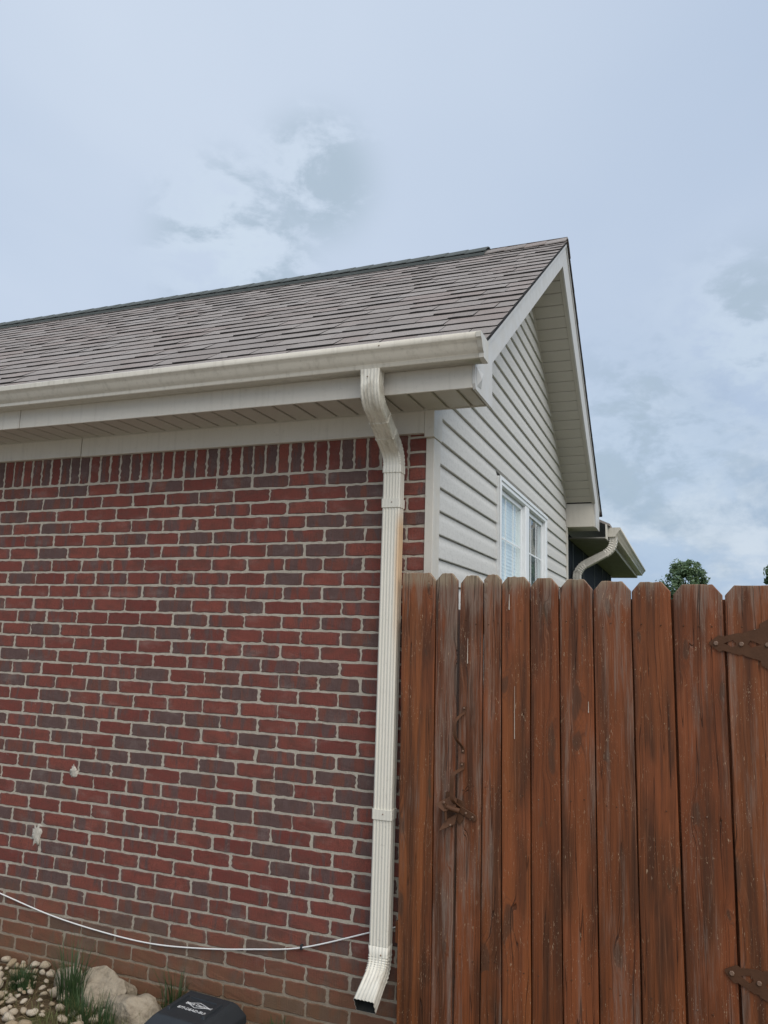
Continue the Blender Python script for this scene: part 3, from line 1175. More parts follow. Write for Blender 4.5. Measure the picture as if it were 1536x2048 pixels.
def pipe_path(pts, bend, step=7):
    """straight runs with rounded corners; returns points and which ones lie in a bend"""
    pts = [Vector(p) for p in pts]
    out, flag = [pts[0]], [0]
    for i in range(1, len(pts) - 1):
        a, b, c = pts[i - 1], pts[i], pts[i + 1]
        d1, d2 = (a - b).normalized(), (c - b).normalized()
        p, q = b + d1 * bend, b + d2 * bend
        for j in range(step * 2 + 1):
            t = j / (step * 2)
            out.append(p * (1 - t) ** 2 + b * 2 * t * (1 - t) + q * t * t)
            flag.append(1)
    out.append(pts[-1])
    flag.append(0)
    return out, flag


def spout(name, pts, bend, w, d, side, mat, parent, rib=.0035, flute=.003, k=5, hollow=False):
    path, flag = pipe_path(pts, bend)
    secs, frames = [], []
    base = fluted(w, d, k, flute)
    for i, p in enumerate(path):
        t = (path[min(i + 1, len(path) - 1)] - path[max(i - 1, 0)]).normalized()
        U = Vector(side)
        V = t.cross(U).normalized()
        s = 1.0 - (rib / (w / 2) if flag[i] and i % 2 else 0)
        secs.append([(u * s, v * s) for u, v in base])
        frames.append((U, V))
    o = sweep(name, secs, path, frames, mat, parent, caps=not hollow)
    return smooth_angle(o, 40)


def build_spout():
    xc = -0.160
    W, D = 0.082, 0.060
    yb = -0.052
    root = spout('downspout', [(xc, yb, 2.405), (xc, yb, 0.40)], .01, W, D, (1, 0, 0), M_spout, house, k=5)
    e = spout('upper_elbow', [(xc + .004, -.352, 2.779), (xc + .004, -.352, 2.665), (xc, yb - .002, 2.485), (xc, yb - .002, 2.40)], .055, W + .006, D + .005, (1, 0, 0), M_spout, root, rib=.0022)
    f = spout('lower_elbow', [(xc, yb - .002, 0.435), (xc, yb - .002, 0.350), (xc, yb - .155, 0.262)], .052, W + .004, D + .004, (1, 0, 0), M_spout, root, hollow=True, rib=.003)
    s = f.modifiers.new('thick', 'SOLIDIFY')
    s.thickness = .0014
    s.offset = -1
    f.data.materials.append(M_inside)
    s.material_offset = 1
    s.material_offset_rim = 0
    for z in (2.262, 0.945):
        o = spout('joint_band', [(xc, yb - .001, z + .020), (xc, yb - .001, z - .020)], .008, W + .0075, D + .0065, (1, 0, 0), M_spout, root, flute=.0008, rib=0)
        mesh('screw', *ball((xc + .006, yb - D / 2 - .0040, z + .003), .0032, 1), M_bolt, root, smooth=True)
    mesh('screw', *ball((xc - .004, -.352 - D / 2 - .003, 2.745), .0034, 1), M_bolt, root, smooth=True)
    mesh('screw', *ball((xc + .014, yb - D / 2 - .004, .405), .0034, 1), M_bolt, root, smooth=True)
    # crimp line where the two upper elbow pieces overlap
    a, b = Vector((xc + .004, -.352, 2.665)), Vector((xc, yb - .002, 2.485))
    t = (b - a).normalized()
    for fr in (0.36, 0.63):
        p = a.lerp(b, fr)
        spout('elbow_crimp', [p - t * .004, p, p + t * .004], .002, W + .0085, D + .0075, (1, 0, 0), M_spout, root, rib=0)


build_spout()


# ------------------------------------------------------------------ gable wall: corner post, siding, window
WY0, WY1, WZ0, WZ1 = 1.265, 2.965, 1.36, 2.652


def build_gable():
    # corner post with a wrapped block at the frieze
    prism('corner_post', [(-.026, -.006), (.012, -.006), (.012, .094), (.004, .094), (.004, .060), (-.010, .030), (-.026, .030)], lambda a, b, d: (a, b, d), -0.05, 2.566, M_trim, house, .002)
    prism('corner_block', [(-.0282, -.030), (.017, -.030), (.017, .098), (.004, .098), (.004, .060), (-.010, .030), (-.0282, .030)], lambda a, b, d: (a, b, d), 2.5665, Z_SOF - .001, M_trim, house, .002)
    gw = mesh('gable_wall', [(x, y, z) for x in (-0.17, -0.078) for y, z in ((0.10, -0.2), (4.018, -0.2), (4.018, sof_b(4.018) - .01), (2.14, 4.36), (0.10, sof_f(.10) - .01))],
              [(0, 1, 2, 3, 4), (9, 8, 7, 6, 5)] + [(i, (i + 1) % 5, 5 + (i + 1) % 5, 5 + i) for i in range(5)], M_siding, house)
    s = 0.10922
    prof = [(-.011, .000), (.0085, .0010), (.0100, .0035), (.0092, .020), (.0075, .050), (.0062, .0640), (.0035, .0740), (.0002, .0830), (-.0015, .0930), (-.0030, s - .0022), (-.011, s - .0022)]
    n = len(prof)

    def plank(z0, ya, yb):
        """ya, yb: functions of z"""
        ends = []
        for f in (ya, yb):
            ends.append([f(z0 + b) for a, b in prof])
        if max(p - q for p, q in zip(ends[0], ends[1])) > -0.01:
            return
        vs = [(a, ends[e][i], z0 + b) for e in (0, 1) for i, (a, b) in enumerate(prof)]
        fs = [tuple(range(n)), tuple(range(2 * n - 1, n - 1, -1))] + [(i, (i + 1) % n, n + (i + 1) % n, n + i) for i in range(n)]
        smooth_angle(mesh('siding_plank', vs, fs, M_siding, gw), 25)
    for k in range(-16, 26):
        z0 = 2.688 + k * s
        if z0 < -0.06 or z0 + s > 4.34 and z0 > 4.28:
            continue
        front = lambda z: max(0.0955 if z < 2.685 else 0.002, (z - 2.895 + .012) / 0.69)
        back = lambda z: min(4.10, (5.916 - .016 - z) / 0.72)
        if z0 + s > WZ0 and z0 < WZ1 - .01:
            if z0 + s > WZ1:            # notched over the window head: treat as whole, the frame stands proud of it
                plank(z0, front, lambda z: WY0 - .004)
                plank(z0, lambda z: WY1 + .004, back)
            else:
                plank(z0, front, lambda z: WY0 - .004)
                plank(z0, lambda z: WY1 + .004, back)
        elif k in (0, 1):
            seam = 0.928 + (0.010 if k else 0)
            plank(z0, front, lambda z, q=seam: q - .0008)
            plank(z0, lambda z, q=seam: q + .0008, back)
        else:
            plank(z0, front, back)
    # rear corner trim
    box('corner_trim', -0.03, 0.016, 4.104, 4.165, -0.05, 2.733, M_trim, house, .003)
    # twin window
    win = box('window', -0.07, -0.055, WY0, WY1, WZ0, WZ1, M_room, house)
    fx0, fx1, fw = -0.052, 0.020, 0.070
    mid = (2.055, 2.235)
    for nm, y0, y1, z0, z1 in (('frame', WY0, WY0 + fw, WZ0, WZ1), ('frame', WY1 - fw, WY1, WZ0, WZ1), ('mullion', mid[0] + .03, mid[1] - .03, WZ0 + .0702, WZ1 - .0502), ('frame', WY0 + fw + .0004, WY1 - fw - .0004, WZ1 - .05, WZ1), ('sill', WY0 + fw + .0004, WY1 - fw - .0004, WZ0, WZ0 + .07)):
        box(nm, fx0, fx1, y0, y1, z0, z1, M_vinyl, win, .005)
    # outer lip of the frame
    box('frame', 0.0202, 0.026, WY0 - .002, WY0 + .030, WZ0, WZ1 + .004, M_vinyl, win, .002)
    box('frame', 0.0202, 0.026, WY0 + .0304, WY1 + .002, WZ1 - .022, WZ1 + .004, M_vinyl, win, .002)
    for ui, (a, b) in enumerate(((WY0 + fw, mid[0] + .03), (mid[1] - .03, WY1 - fw))):
        sz0, sz1 = WZ0 + .0702, WZ1 - .0502
        zm = (sz0 + sz1) / 2
        for nm, y0, y1, z0, z1, dx in (('sash', a + .0004, a + .034, sz0, sz1, 0), ('sash', b - .034, b - .0004, sz0, sz1, 0), ('sash', a + .0345, b - .0345, sz1 - .034, sz1, 0), ('sash', a + .0345, b - .0345, sz0, sz0 + .04, 0), ('meeting_rail', a + .0345, b - .0345, zm - .018, zm + .018, 0)):
            box(nm, -0.044, -0.006, y0, y1, z0, z1, M_vinyl, win, .003)
        ga, gb = a + .0345, b - .0345
        for z0, z1 in ((sz0 + .0402, zm - .0182), (zm + .0182, sz1 - .0342)):
            box('pane', -0.021, -0.018, ga, gb, z0, z1, M_glass, win)
            for j in (1, 2):
                y = ga + (gb - ga) * j / 3
                box('muntin', -0.0178, -0.0140, y - .0055, y + .0055, z0, z1, M_vinyl, win)
            zz = (z0 + z1) / 2
            for j in range(3):
                y0, y1 = ga + (gb - ga) * j / 3 + .0057, ga + (gb - ga) * (j + 1) / 3 - .0057
                box('muntin', -0.0178, -0.0140, y0, y1, zz - .0055, zz + .0055, M_vinyl, win)
        if ui == 0:
            z = sz1 - .05
            while z > sz0 + .05:
                mesh('blind_slat', [(-.0415, ga, z + .026), (-.037, ga, z), (-.037, gb, z), (-.0415, gb, z + .026), (-.0421, ga, z + .0259), (-.0376, ga, z - .0001), (-.0376, gb, z - .0001), (-.0421, gb, z + .0259)],
                     [(0, 1, 2, 3), (7, 6, 5, 4), (0, 4, 5, 1), (2, 6, 7, 3), (1, 5, 6, 2), (0, 3, 7, 4)], M_blind, win)
                z -= .0235


build_gable()


# ------------------------------------------------------------------ rear wing with its eave, gutter and downspout
def build_wing():
    Y0, Y1, ZS = 4.175, 9.25, 2.665
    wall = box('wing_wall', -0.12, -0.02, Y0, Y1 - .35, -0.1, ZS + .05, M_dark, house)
    ys = [4.67, 5.49, 6.58, 7.56, 8.3]
    prev = Y0 + .01
    for y in ys + [Y1 - .36]:
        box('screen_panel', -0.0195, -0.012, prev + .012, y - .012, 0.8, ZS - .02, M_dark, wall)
        if y in ys:
            box('screen_post', -0.0195, -0.004, y - .0115, y + .0115, 0.1, ZS - .02, M_room, wall)
        prev = y
    box('wing_kneewall', -0.0195, -0.006, Y0 + .01, Y1 - .36, -0.1, 0.79, M_siding, house)
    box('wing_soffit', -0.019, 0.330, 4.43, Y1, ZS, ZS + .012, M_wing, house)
    box('wing_fascia', 0.3305, 0.343, 4.43, Y1, ZS - .008, 2.80, M_trim, house, .002)
    box('wing_soffit', -0.30, 0.3425, Y1 + .0005, Y1 + .012, ZS - .008, 2.80, M_trim, house)
    # lean-to roof above it
    rf = prism('wing_roof', [(0.368, 2.792), (-2.2, 3.95), (-2.2, 3.99), (0.368, 2.815)], lambda a, b, d: (a, d, b), 4.50, Y1 + .1, M_shingle, house)
    prof = [(.3445, 2.785), (.3445, 2.695), (.412, 2.695), (.4155, 2.70), (.416, 2.712), (.424, 2.719), (.436, 2.736), (.446, 2.752), (.456, 2.758), (.462, 2.763), (.4625, 2.783), (.449, 2.785), (.4485, 2.780)]
    n = len(prof)
    g = mesh('wing_gutter', [(a, y, b) for y in (4.56, Y1 + .03) for a, b in prof], [(j, j + 1, n + j + 1, n + j) for j in range(n - 1)], M_gutter, house)
    s = g.modifiers.new('thick', 'SOLIDIFY')
    s.thickness = .0016
    s.offset = 0
    smooth_angle(g, 30)
    for y in (4.556, Y1 + .031):
        prism('gutter_end_cap', prof[:12], lambda a, b, d: (a, d, b), y, y + .0035, M_gutter, g)
    spout('wing_downspout', [(.388, 4.62, 2.696), (.388, 4.62, 2.575), (.050, 4.55, 2.385), (.040, 4.55, 2.26), (.040, 4.55, .2)], .095, .088, .078, (0, 1, 0), M_gutter, house, rib=.005, flute=.002, k=4)


build_wing()

# ------------------------------------------------------------------ cable on the wall
cpts = [(-3.4, .52), (-2.85, .42), (-2.261, .323), (-1.926, .270), (-1.614, .243), (-1.322, .236), (-1.049, .259), (-.792, .297), (-.535, .346), (-.225, .455), (-.099, .498), (-.03, .53)]
cab = empty('cable', (-0.54, 0, .346), 'thin white cable sagging across the foot of the brick wall', 'cable')
tube('cord', catmull([(x, -.009, z) for x, z in cpts], 8), .0032, M_cable, cab, 6)
clip = box('clip', -.546, -.536, -.0145, .002, .336, .358, M_black, cab, .002)

# ------------------------------------------------------------------ fence and gate
ANG = math.atan(0.12)
FD = Vector((math.cos(ANG), -math.sin(ANG), 0))
FN = Vector((-math.sin(ANG), -math.cos(ANG), 0))           # towards the camera
F0 = Vector((-0.1, -0.08, 0))


def FP(u, z, d=0.0):
    return F0 + FD * u + FN * d + Vector((0, 0, z))


def fbox(name, u0, u1, d0, d1, z0, z1, mat, parent, bv=0.0):
    vs = [FP(u, z, d) for u in (u0, u1) for d in (d0, d1) for z in (z0, z1)]
    o = mesh(name, vs, BOXF, mat, parent)
    if bv:
        bevel(o, bv)
    return o


def picket(parent, u0, u1, ztop, ear, seed, lean=0.0, left_ear=True, right_ear=True, d=0.0, u0b=None, u1b=None, wear=0.0):
    """dog eared board: straight sides with small wobbles, clipped corners"""
    rg = random.Random(seed)
    th = 0.019
    zs = [0.03 + (ztop - ear - 0.03) * i / 10 for i in range(11)]
    u0b = u0 if u0b is None else u0b
    u1b = u1 if u1b is None else u1b
    L, Rr = [], []
    for i, z in enumerate(zs):
        f = i / 10
        L.append((u0b + (u0 - u0b) * f + rg.uniform(-.0010, .0010), z))
        Rr.append((u1b + (u1 - u1b) * f + rg.uniform(-.0010, .0010), z))
    ex = min(ear * 0.85, (u1 - u0) * 0.3)
    top = []
    a = (u1 - ex if right_ear else u1 - .002, ztop - (0 if right_ear else .002))
    b = (u0 + ex if left_ear else u0 + .002, ztop - (0 if left_ear else .002))
    top.append(a)
    for i in range(1, 5):
        t = i / 5
        top.append((a[0] + (b[0] - a[0]) * t, ztop + rg.uniform(-.0025, .0015)))
    top.append(b)
    pts = Rr + top + list(reversed(L))
    o = prism('picket', pts, lambda p, q, dd: FP(p, q, dd), d - th, d, M_wood, parent)
    bevel(o, .0025, 2)
    o['wear'] = wear
    return o


panel = empty('fence_panel', F0 + FD * 0.13, 'narrow fixed fence panel of red brown pickets against the brick wall', 'fence')
WLOC[panel] = Vector(panel.location)
picket(panel, 0.003, 0.1600, 1.952, .034, 21, left_ear=False, u0b=.030, u1b=.174)
picket(panel, 0.1635, 0.2600, 1.948, .030, 22, d=-.003, wear=.10, u0b=.177, u1b=.262)
for z in (0.45, 1.05, 1.68):
    fbox('rail', 0.0, 0.245, -.062, -.0225, z, z + .085, M_wood, panel, .003)
fbox('post', 0.150, 0.238, -.155, -.0625, -.1, 1.80, M_wood, panel, .004)

gate = empty('wooden_gate', F0 + FD * 0.86, 'weathered red brown wooden gate of dog eared pickets with strap hinges', 'gate')
WLOC[gate] = Vector(gate.location)
gx = [(0.2745, 0.3765, 1.938, .033), (0.3795, 0.4535, 1.941, .022), (0.4560, 0.5715, 1.931, .028), (0.5755, 0.6870, 1.925, .034), (0.6910, 0.8170, 1.919, .038), (0.8225, 0.9585, 1.911, .036), (0.9635, 1.1010, 1.908, .036), (1.1090, 1.2705, 1.898, .038), (1.2845, 1.4840, 1.894, .036)]
gx = [(a, (gx[i + 1][0] - (.0048 if i not in (6, 7) else .0085)) if i < 8 else b, z, e) for i, (a, b, z, e) in enumerate(gx)]
gb = [(.2730, .3780), (.3810, .4650), (.4680, .5795), (.5835, .6960), (.7000, .8255), (.8310, .9700), (.9755, 1.1150), (1.1235, 1.2745), (1.2880, 1.4870)]
gb = [(a, (gb[i + 1][0] - (.0052 if i not in (6, 7) else .0080)) if i < 8 else b) for i, (a, b) in enumerate(gb)]
rgd = random.Random(5)
for i, ((a, b, z, e), (c, d)) in enumerate(zip(gx, gb)):
    picket(gate, a, b, z, e, 40 + i, d=rgd.uniform(-.003, .002), u0b=c, u1b=d, wear=(.06, .08, -.02, -.04, .03, .05, -.06, .01, .03)[i])
for z in (0.42, 1.05, 1.70):
    fbox('rail', 0.30, 1.480, -.082, -.0385, z, z + .085, M_wood, gate, .003)
for u in (.455, .575, .69, .82, .962, 1.106, 1.28):          # battens that close the joints from behind
    fbox('batten', u - .022, u + .030, -.0380, -.0240, .06, 1.845, M_wood, gate)
# nails in two rows
for i, ((a, b, z, e), (c, d)) in enumerate(zip(gx, gb)):
    for zz in (1.745, 1.095, 0.47):
        for t in ((.22, .5, .78) if i % 2 else (.25, .72)):
            f = zz / 1.9
            u = (a * f + c * (1 - f)) * (1 - t) + (b * f + d * (1 - f)) * t + rgd.uniform(-.006, .006)
            mesh('nail', *ball(FP(u, zz + rgd.uniform(-.012, .012), .0012), .0030, 1), M_hw if rgd.random() < .8 else M_bolt, gate, smooth=True)
# drips of white paint
for (u, z, ln, w) in ((0.312, 1.68, .10, .0016), (0.488, 1.86, .06, .0022), (0.512, 1.50, .20, .0010), (1.376, 1.742, .022, .0040), (0.800, 1.46, .04, .0014)):
    n = 7
    for k in range(1):
        pts = [(u + w * math.sin(3.1 * j) * .35 - w * (.35 + .65 * j / n), z - ln * j / n) for j in range(n + 1)] + [(u, z - ln - w)] + [(u + w * math.sin(3.1 * j) * .35 + w * (.35 + .65 * j / n), z - ln * j / n) for j in range(n, -1, -1)]
        dd = .0055 if u > 1.3 else .0022
        prism('paint_drip', pts, lambda p, q, d, o=dd: FP(p, q, d + o), 0, .0012, M_white_drip, gate)

panel2 = empty('fence_panel', F0 + FD * 2.4, 'long fixed run of red brown pickets beyond the hinge side of the gate', 'fence')
WLOC[panel2] = Vector(panel2.location)
u = 1.500
for i in range(13):
    w = rgd.choice((.118, .138, .142))
    picket(panel2, u, u + w, 1.892 - .006 * i + rgd.uniform(-.006, .006), .035, 80 + i, d=rgd.uniform(-.003, .002), wear=rgd.uniform(-.05, .08))
    u += w + .004
for z in (0.40, 1.03, 1.66):
    fbox('rail', 1.592, u - .01, -.062, -.0240, z, z + .085, M_wood, panel2, .003)
fbox('post', 1.500, 1.590, -.120, -.0240, -.1, 1.80, M_wood, panel2, .004)


def bolt(u, z, d, par, r=.0085):
    pts = [(u + r * math.cos(a * math.pi / 3 + .2), z + r * math.sin(a * math.pi / 3 + .2)) for a in range(6)]
    return prism('bolt', pts, lambda p, q, dd: FP(p, q, dd), d, d + .006, M_bolt, par, .0015)


def hinge(u0, z0, rot, shade):
    """ornamental strap hinge, tip to the left"""
    top = [(0, .003), (.032, .029), (.044, .024), (.095, .038), (.108, .036), (.113, .041), (.162, .055), (.164, .071), (.200, .092), (.212, .090), (.214, .118), (.262, .118)]
    pts = top + [(a, -b) for a, b in reversed(top)]
    dia = [[(.047, .0), (.077, .0135), (.088, .0), (.077, -.0125)], [(.123, .0), (.132, .013), (.166, .0), (.132, -.013)]]
    cr, sr = math.cos(rot), math.sin(rot)
    f = lambda a, b, d: FP(u0 + a * cr - b * sr, z0 + a * sr + b * cr, .003 + d)
    h = curve_plate('strap_hinge', [pts] + dia, f, .004, M_hw, gate)
    for a, b in ((.022, 0), (.104, 0), (.185, 0), (.238, .085), (.238, -.085)):
        p = f(a, b, 0)
        bolt(u0 + a * cr - b * sr, z0 + a * sr + b * cr, .0072, h)
    tube('hinge_pin', [f(.268, -.118, .006), f(.268, .118, .006)], .009, M_hw, h, 10)
    return h


hinge(1.228, 1.690, 0.0, 0)
hinge(1.240, 0.622, -0.165, 0)


def strap(name, pts, w, th, mat, par):
    """flat iron strip bent along pts (u, z, d), flat side across u"""
    path = catmull([FP(u, z, d) for u, z, d in pts], 5)
    secs, frames = [], []
    for i, p in enumerate(path):
        t = (path[min(i + 1, len(path) - 1)] - path[max(i - 1, 0)]).normalized()
        U = FD.copy()
        V = t.cross(U).normalized()
        U = V.cross(t).normalized()
        secs.append([(-w / 2, -th / 2), (w / 2, -th / 2), (w / 2, th / 2), (-w / 2, th / 2)])
        frames.append((U, V))
    return bevel(sweep(name, secs, path, frames, mat, par), .0008)


# pull handle, and the strap of the latch under it
h1 = strap('pull_handle', [(.301, 1.408, .003), (.300, 1.384, .004), (.290, 1.372, .020), (.278, 1.350, .040), (.277, 1.320, .046), (.281, 1.285, .040), (.292, 1.258, .014), (.297, 1.244, .004), (.298, 1.226, .003)], .013, .0035, M_hw, gate)
bolt(.301, 1.402, .004, h1, .0045)
bolt(.298, 1.234, .004, h1, .0045)
h2 = strap('latch_strap', [(.296, 1.190, .003), (.296, 1.168, .004), (.288, 1.160, .018), (.272, 1.146, .036), (.268, 1.120, .042), (.268, 1.080, .042), (.270, 1.050, .040), (.278, 1.030, .020), (.290, 1.015, .004)], .017, .0038, M_hw, gate)
bolt(.295, 1.182, .004, h2, .0045)
# latch bar on the gate with its barrel
lb = prism('latch_bar', [(.286, 1.012), (.296, 1.022), (.348, 1.001), (.358, .994), (.360, .978), (.352, .972), (.300, .992), (.288, .998)], lambda a, b, d: FP(a, b, d), .004, .010, M_hw, gate, .001)
bolt(.317, 1.000, .0102, lb, .0048)
bolt(.345, .9885, .0102, lb, .0048)
tube('barrel', [FP(.243, 1.020, .034), FP(.262, 1.014, .030), FP(.290, 1.006, .018)], .0105, M_hw, lb, 10)
prism('back_plate', [(.276, 1.050), (.302, 1.042), (.304, .972), (.286, .950), (.277, .965)], lambda a, b, d: FP(a, b, d), .0025, .0055, M_hw, gate, .001)
# catch on the fixed picket: two flared jaws
cat = prism('latch_catch', [(.226, 1.070), (.258, 1.072), (.259, .935), (.236, .945), (.222, 1.000)], lambda a, b, d: FP(a, b, d), -.002, .002, M_hw, panel, .001)


def jaw(pts):
    vs = [FP(*p) for p in pts]
    n = len(vs)
    nn = (vs[1] - vs[0]).cross(vs[2] - vs[0]).normalized() * .0035
    vs2 = vs + [v + nn for v in vs]
    fs = [tuple(range(n)), tuple(range(2 * n - 1, n - 1, -1))] + [(i, (i + 1) % n, n + (i + 1) % n, n + i) for i in range(n)]
    return mesh('jaw', vs2, fs, M_hw, cat)


jaw([(.252, 1.058, .002), (.276, 1.052, .010), (.279, 1.020, .030), (.236, 1.002, .046), (.196, 1.026, .040), (.228, 1.044, .016)])
jaw([(.254, .985, .002), (.277, .992, .010), (.272, .955, .020), (.216, .926, .046), (.232, .962, .028)])
bolt(.231, 1.034, .030, cat, .005)
bolt(.258, .951, .026, cat, .005)
tube('catch_pin', [FP(.238, 1.030, .034), FP(.240, .968, .034)], .006, M_hw, cat, 8)

# ------------------------------------------------------------------ bait box by the wall
BX, BY = -0.905, -0.245
bait = empty('bait_box', (BX, BY, 0), 'black plastic pest bait box with white lettering on its lid, against the brick wall', 'box')
BR = math.radians(-4)


def bp(a, b, z):
    c, s = math.cos(BR), math.sin(BR)
    return (BX + a * c - b * s, BY + a * s + b * c, z)


def frustum(name, rings, mat, parent, bv=.004):
    """rings: (z, half width a0, a1, b0, b1) from bottom to top"""
    vs, fs = [], []
    for z, a0, a1, b0, b1, dz in rings:
        vs += [bp(a0, b0, z), bp(a1, b0, z), bp(a1, b1, z + dz), bp(a0, b1, z + dz)]
    n = len(rings)
    for i in range(n - 1):
        for j in range(4):
            k = (j + 1) % 4
            fs.append((i * 4 + j, i * 4 + k, i * 4 + 4 + k, i * 4 + 4 + j))
    fs.append((3, 2, 1, 0))
    fs.append(tuple((n - 1) * 4 + j for j in range(4)))
    return bevel(mesh(name, vs, fs, mat, parent), bv, 3)


frustum('base', [(0.0, -.150, .150, -.160, .150, 0), (.045, -.156, .156, -.166, .156, 0)], M_black, bait, .006)
lid = frustum('lid', [(.0455, -.158, .158, -.168, .158, 0), (.078, -.156, .156, -.164, .154, 0), (.118, -.126, .126, -.114, .130, .004), (.130, -.112, .112, -.100, .114, .006)], M_black, bait, .005)
for a0, a1 in ((-.098, -.080), (.078, .096)):
    frustum('ridge', [(.127, a0, a1, -.060, .070, .003), (.140, a0 + .003, a1 - .003, -.056, .066, .003)], M_black, lid, .002)
frustum('ridge', [(.130, -.070, .068, .060, .066, .001), (.1375, -.068, .066, .061, .065, .001)], M_black, lid, .001)


def lidtop(a, b, d):
    return bp(a, b, .1303 + .006 * (b + .100) / .214 + .0004 + d)


curve_plate('lettering', None, lambda a, b, d: lidtop(a - .058, b + .012, d), .0006, M_ink, lid, text=('Black Diamond', .0215, 'LEFT'))
curve_plate('lettering', None, lambda a, b, d: lidtop(a - .068, b - .030, d), .0006, M_ink, lid, text=('877-DEAD-BUG', .0225, 'LEFT'))
for s in (1, -1):
    p = [(-.052, .0185), (.0, .0185 + s * .022), (.066, .0185)]
    q = [(-.046, .0185), (.0, .0185 + s * .0195), (.059, .0185)]
    prism('logo_line', p + list(reversed(q)), lidtop, 0.0, .0005, M_ink, lid)


# ------------------------------------------------------------------ stones, pebbles, grass
def lump(rg, r, sc, sub=2, rough=.22, flat=None):
    vs, fs = ball((0, 0, 0), 1.0, sub)
    off = Vector((rg.uniform(0, 90), rg.uniform(0, 90), rg.uniform(0, 90)))
    out = []
    planes = [(Vector((rg.uniform(-1, 1), rg.uniform(-1, 1), rg.uniform(-.3, 1))).normalized(), rg.uniform(.62, .88)) for _ in range(flat or 0)]
    for v in vs:
        for nrm, d in planes:
            e = v.dot(nrm) - d
            if e > 0:
                v = v - nrm * e * .92
        v = v * (1 + rough * noise.noise(v * 1.3 + off) + rough * .35 * noise.noise(v * 3.6 + off))
        out.append(Vector((v.x * sc[0] * r, v.y * sc[1] * r, v.z * sc[2] * r)))
    return out, fs


rg = random.Random(19)
for (x, y, z, r, sc, rz, lab) in ((-1.505, -.115, .022, .150, (1.0, .66, .66), .25, 'grey brown field stone beside the tall grass tuft at the brick wall'),
                                  (-1.230, -.185, .008, .160, (1.0, .72, .62), -.30, 'tan flat topped field stone next to the black bait box')):
    vs, fs = lump(random.Random(int(-x * 1000)), r, sc, 4, .30, 10)
    rm = Matrix.Rotation(rz, 3, 'Z')
    o = mesh('field_stone', [rm @ v + Vector((x, y, z)) for v in vs], fs, M_stone, None)
    smooth_angle(o, 24)
    tag(o, lab, 'stone')
vs, fs = lump(rg, .075, (1.1, .7, .8), 3, .2, 5)
o = mesh('field_stone', [v + Vector((-1.735, -.07, .03)) for v in vs], fs, M_stone, None)
tag(smooth_angle(o, 26), 'small pale stone behind the tall grass tuft at the brick wall', 'stone')

pm = []
for i in range(14):
    vs, fs = lump(rg, 1.0, (1.0, rg.uniform(.62, .95), rg.uniform(.38, .68)), 2, .34, 4)
    me = bpy.data.meshes.new('pebble')
    me.from_pydata(vs, [], fs)
    me.polygons.foreach_set('use_smooth', [True] * len(me.polygons))
    me.materials.append(M_pebble)
    pm.append(me)
spots = []
tries = 0
while len(spots) < 240 and tries < 9000:
    tries += 1
    x, y = rg.uniform(-2.55, -1.30), rg.uniform(-.62, -.03)
    r = rg.choice((.014, .018, .022, .026, .030, .036)) * rg.uniform(.85, 1.15)
    dens = 1.0 if x < -1.85 else .40 if x < -1.60 else .12
    if y < -.30:
        dens *= .55
    if rg.random() > dens or any((x - a) ** 2 + (y - b) ** 2 < (r * .80 + c * .80) ** 2 for a, b, c in spots):
        continue
    if (x + 1.515) ** 2 + (y + .105) ** 2 < .02 or (x + 1.735) ** 2 + (y + .07) ** 2 < .006:
        continue
    spots.append((x, y, r))
for x, y, r in spots:
    o = bpy.data.objects.new('pebble', rg.choice(pm))
    C.objects.link(o)
    near = -y < .25
    o.location = (x, y, r * .38 + max(0, .045 * (1 + y / .25)) * (x < -1.6))
    o.rotation_euler = (rg.uniform(-.4, .4), rg.uniform(-.4, .4), rg.uniform(0, 6.3))
    o.scale = (r, r, r)
    tag(o, 'pale tan pebble in the gravel strip along the foot of the brick wall', 'pebble', 'pebbles along the brick wall')


def blade(vs, fs, tn, base, ang, h, lean, w, tone, segs=4):
    d = Vector((math.cos(ang), math.sin(ang), 0))
    s = Vector((-d.y, d.x, 0))
    b = len(vs)
    for i in range(segs + 1):
        t = i / segs
        p = base + d * (lean * t * t) + Vector((0, 0, h * (t - .25 * t * t * abs(lean) / max(h, .01))))
        ww = w * (1 - t) ** .7 if i < segs else 0.0003
        vs += [p - s * ww, p + s * ww]
    for i in range(segs):
        k = b + i * 2
        fs.append((k, k + 1, k + 3, k + 2))
        tn.append(tone)


def grass_object(name, blades, mat, label=None, cat=None, kind=None, group=None):
    vs, fs, tn = [], [], []
    for a in blades:
        blade(vs, fs, tn, *a)
    o = mesh(name, vs, fs, mat, None, fix=False, origin=None)
    at = o.data.attributes.new('tone', 'FLOAT', 'FACE')
    at.data.foreach_set('value', tn)
    return tag(o, label, cat, group, kind)


def tuft(x, y, n, spread, h, label, z=0.0):
    bl = []
    for i in range(n):
        a = rg.uniform(0, 6.283)
        rr = spread * math.sqrt(rg.random()) * .45
        hh = h * rg.uniform(.35, 1.0)
        bl.append((Vector((x + rr * math.cos(a), y + rr * math.sin(a) * .7, z)), a + rg.uniform(-.6, .6), hh, hh * rg.uniform(.05, .55), rg.uniform(.0018, .0036), rg.random(), 5))
    return grass_object('grass_tuft', bl, M_tuft, label, 'grass', None, 'grass tufts at the wall')


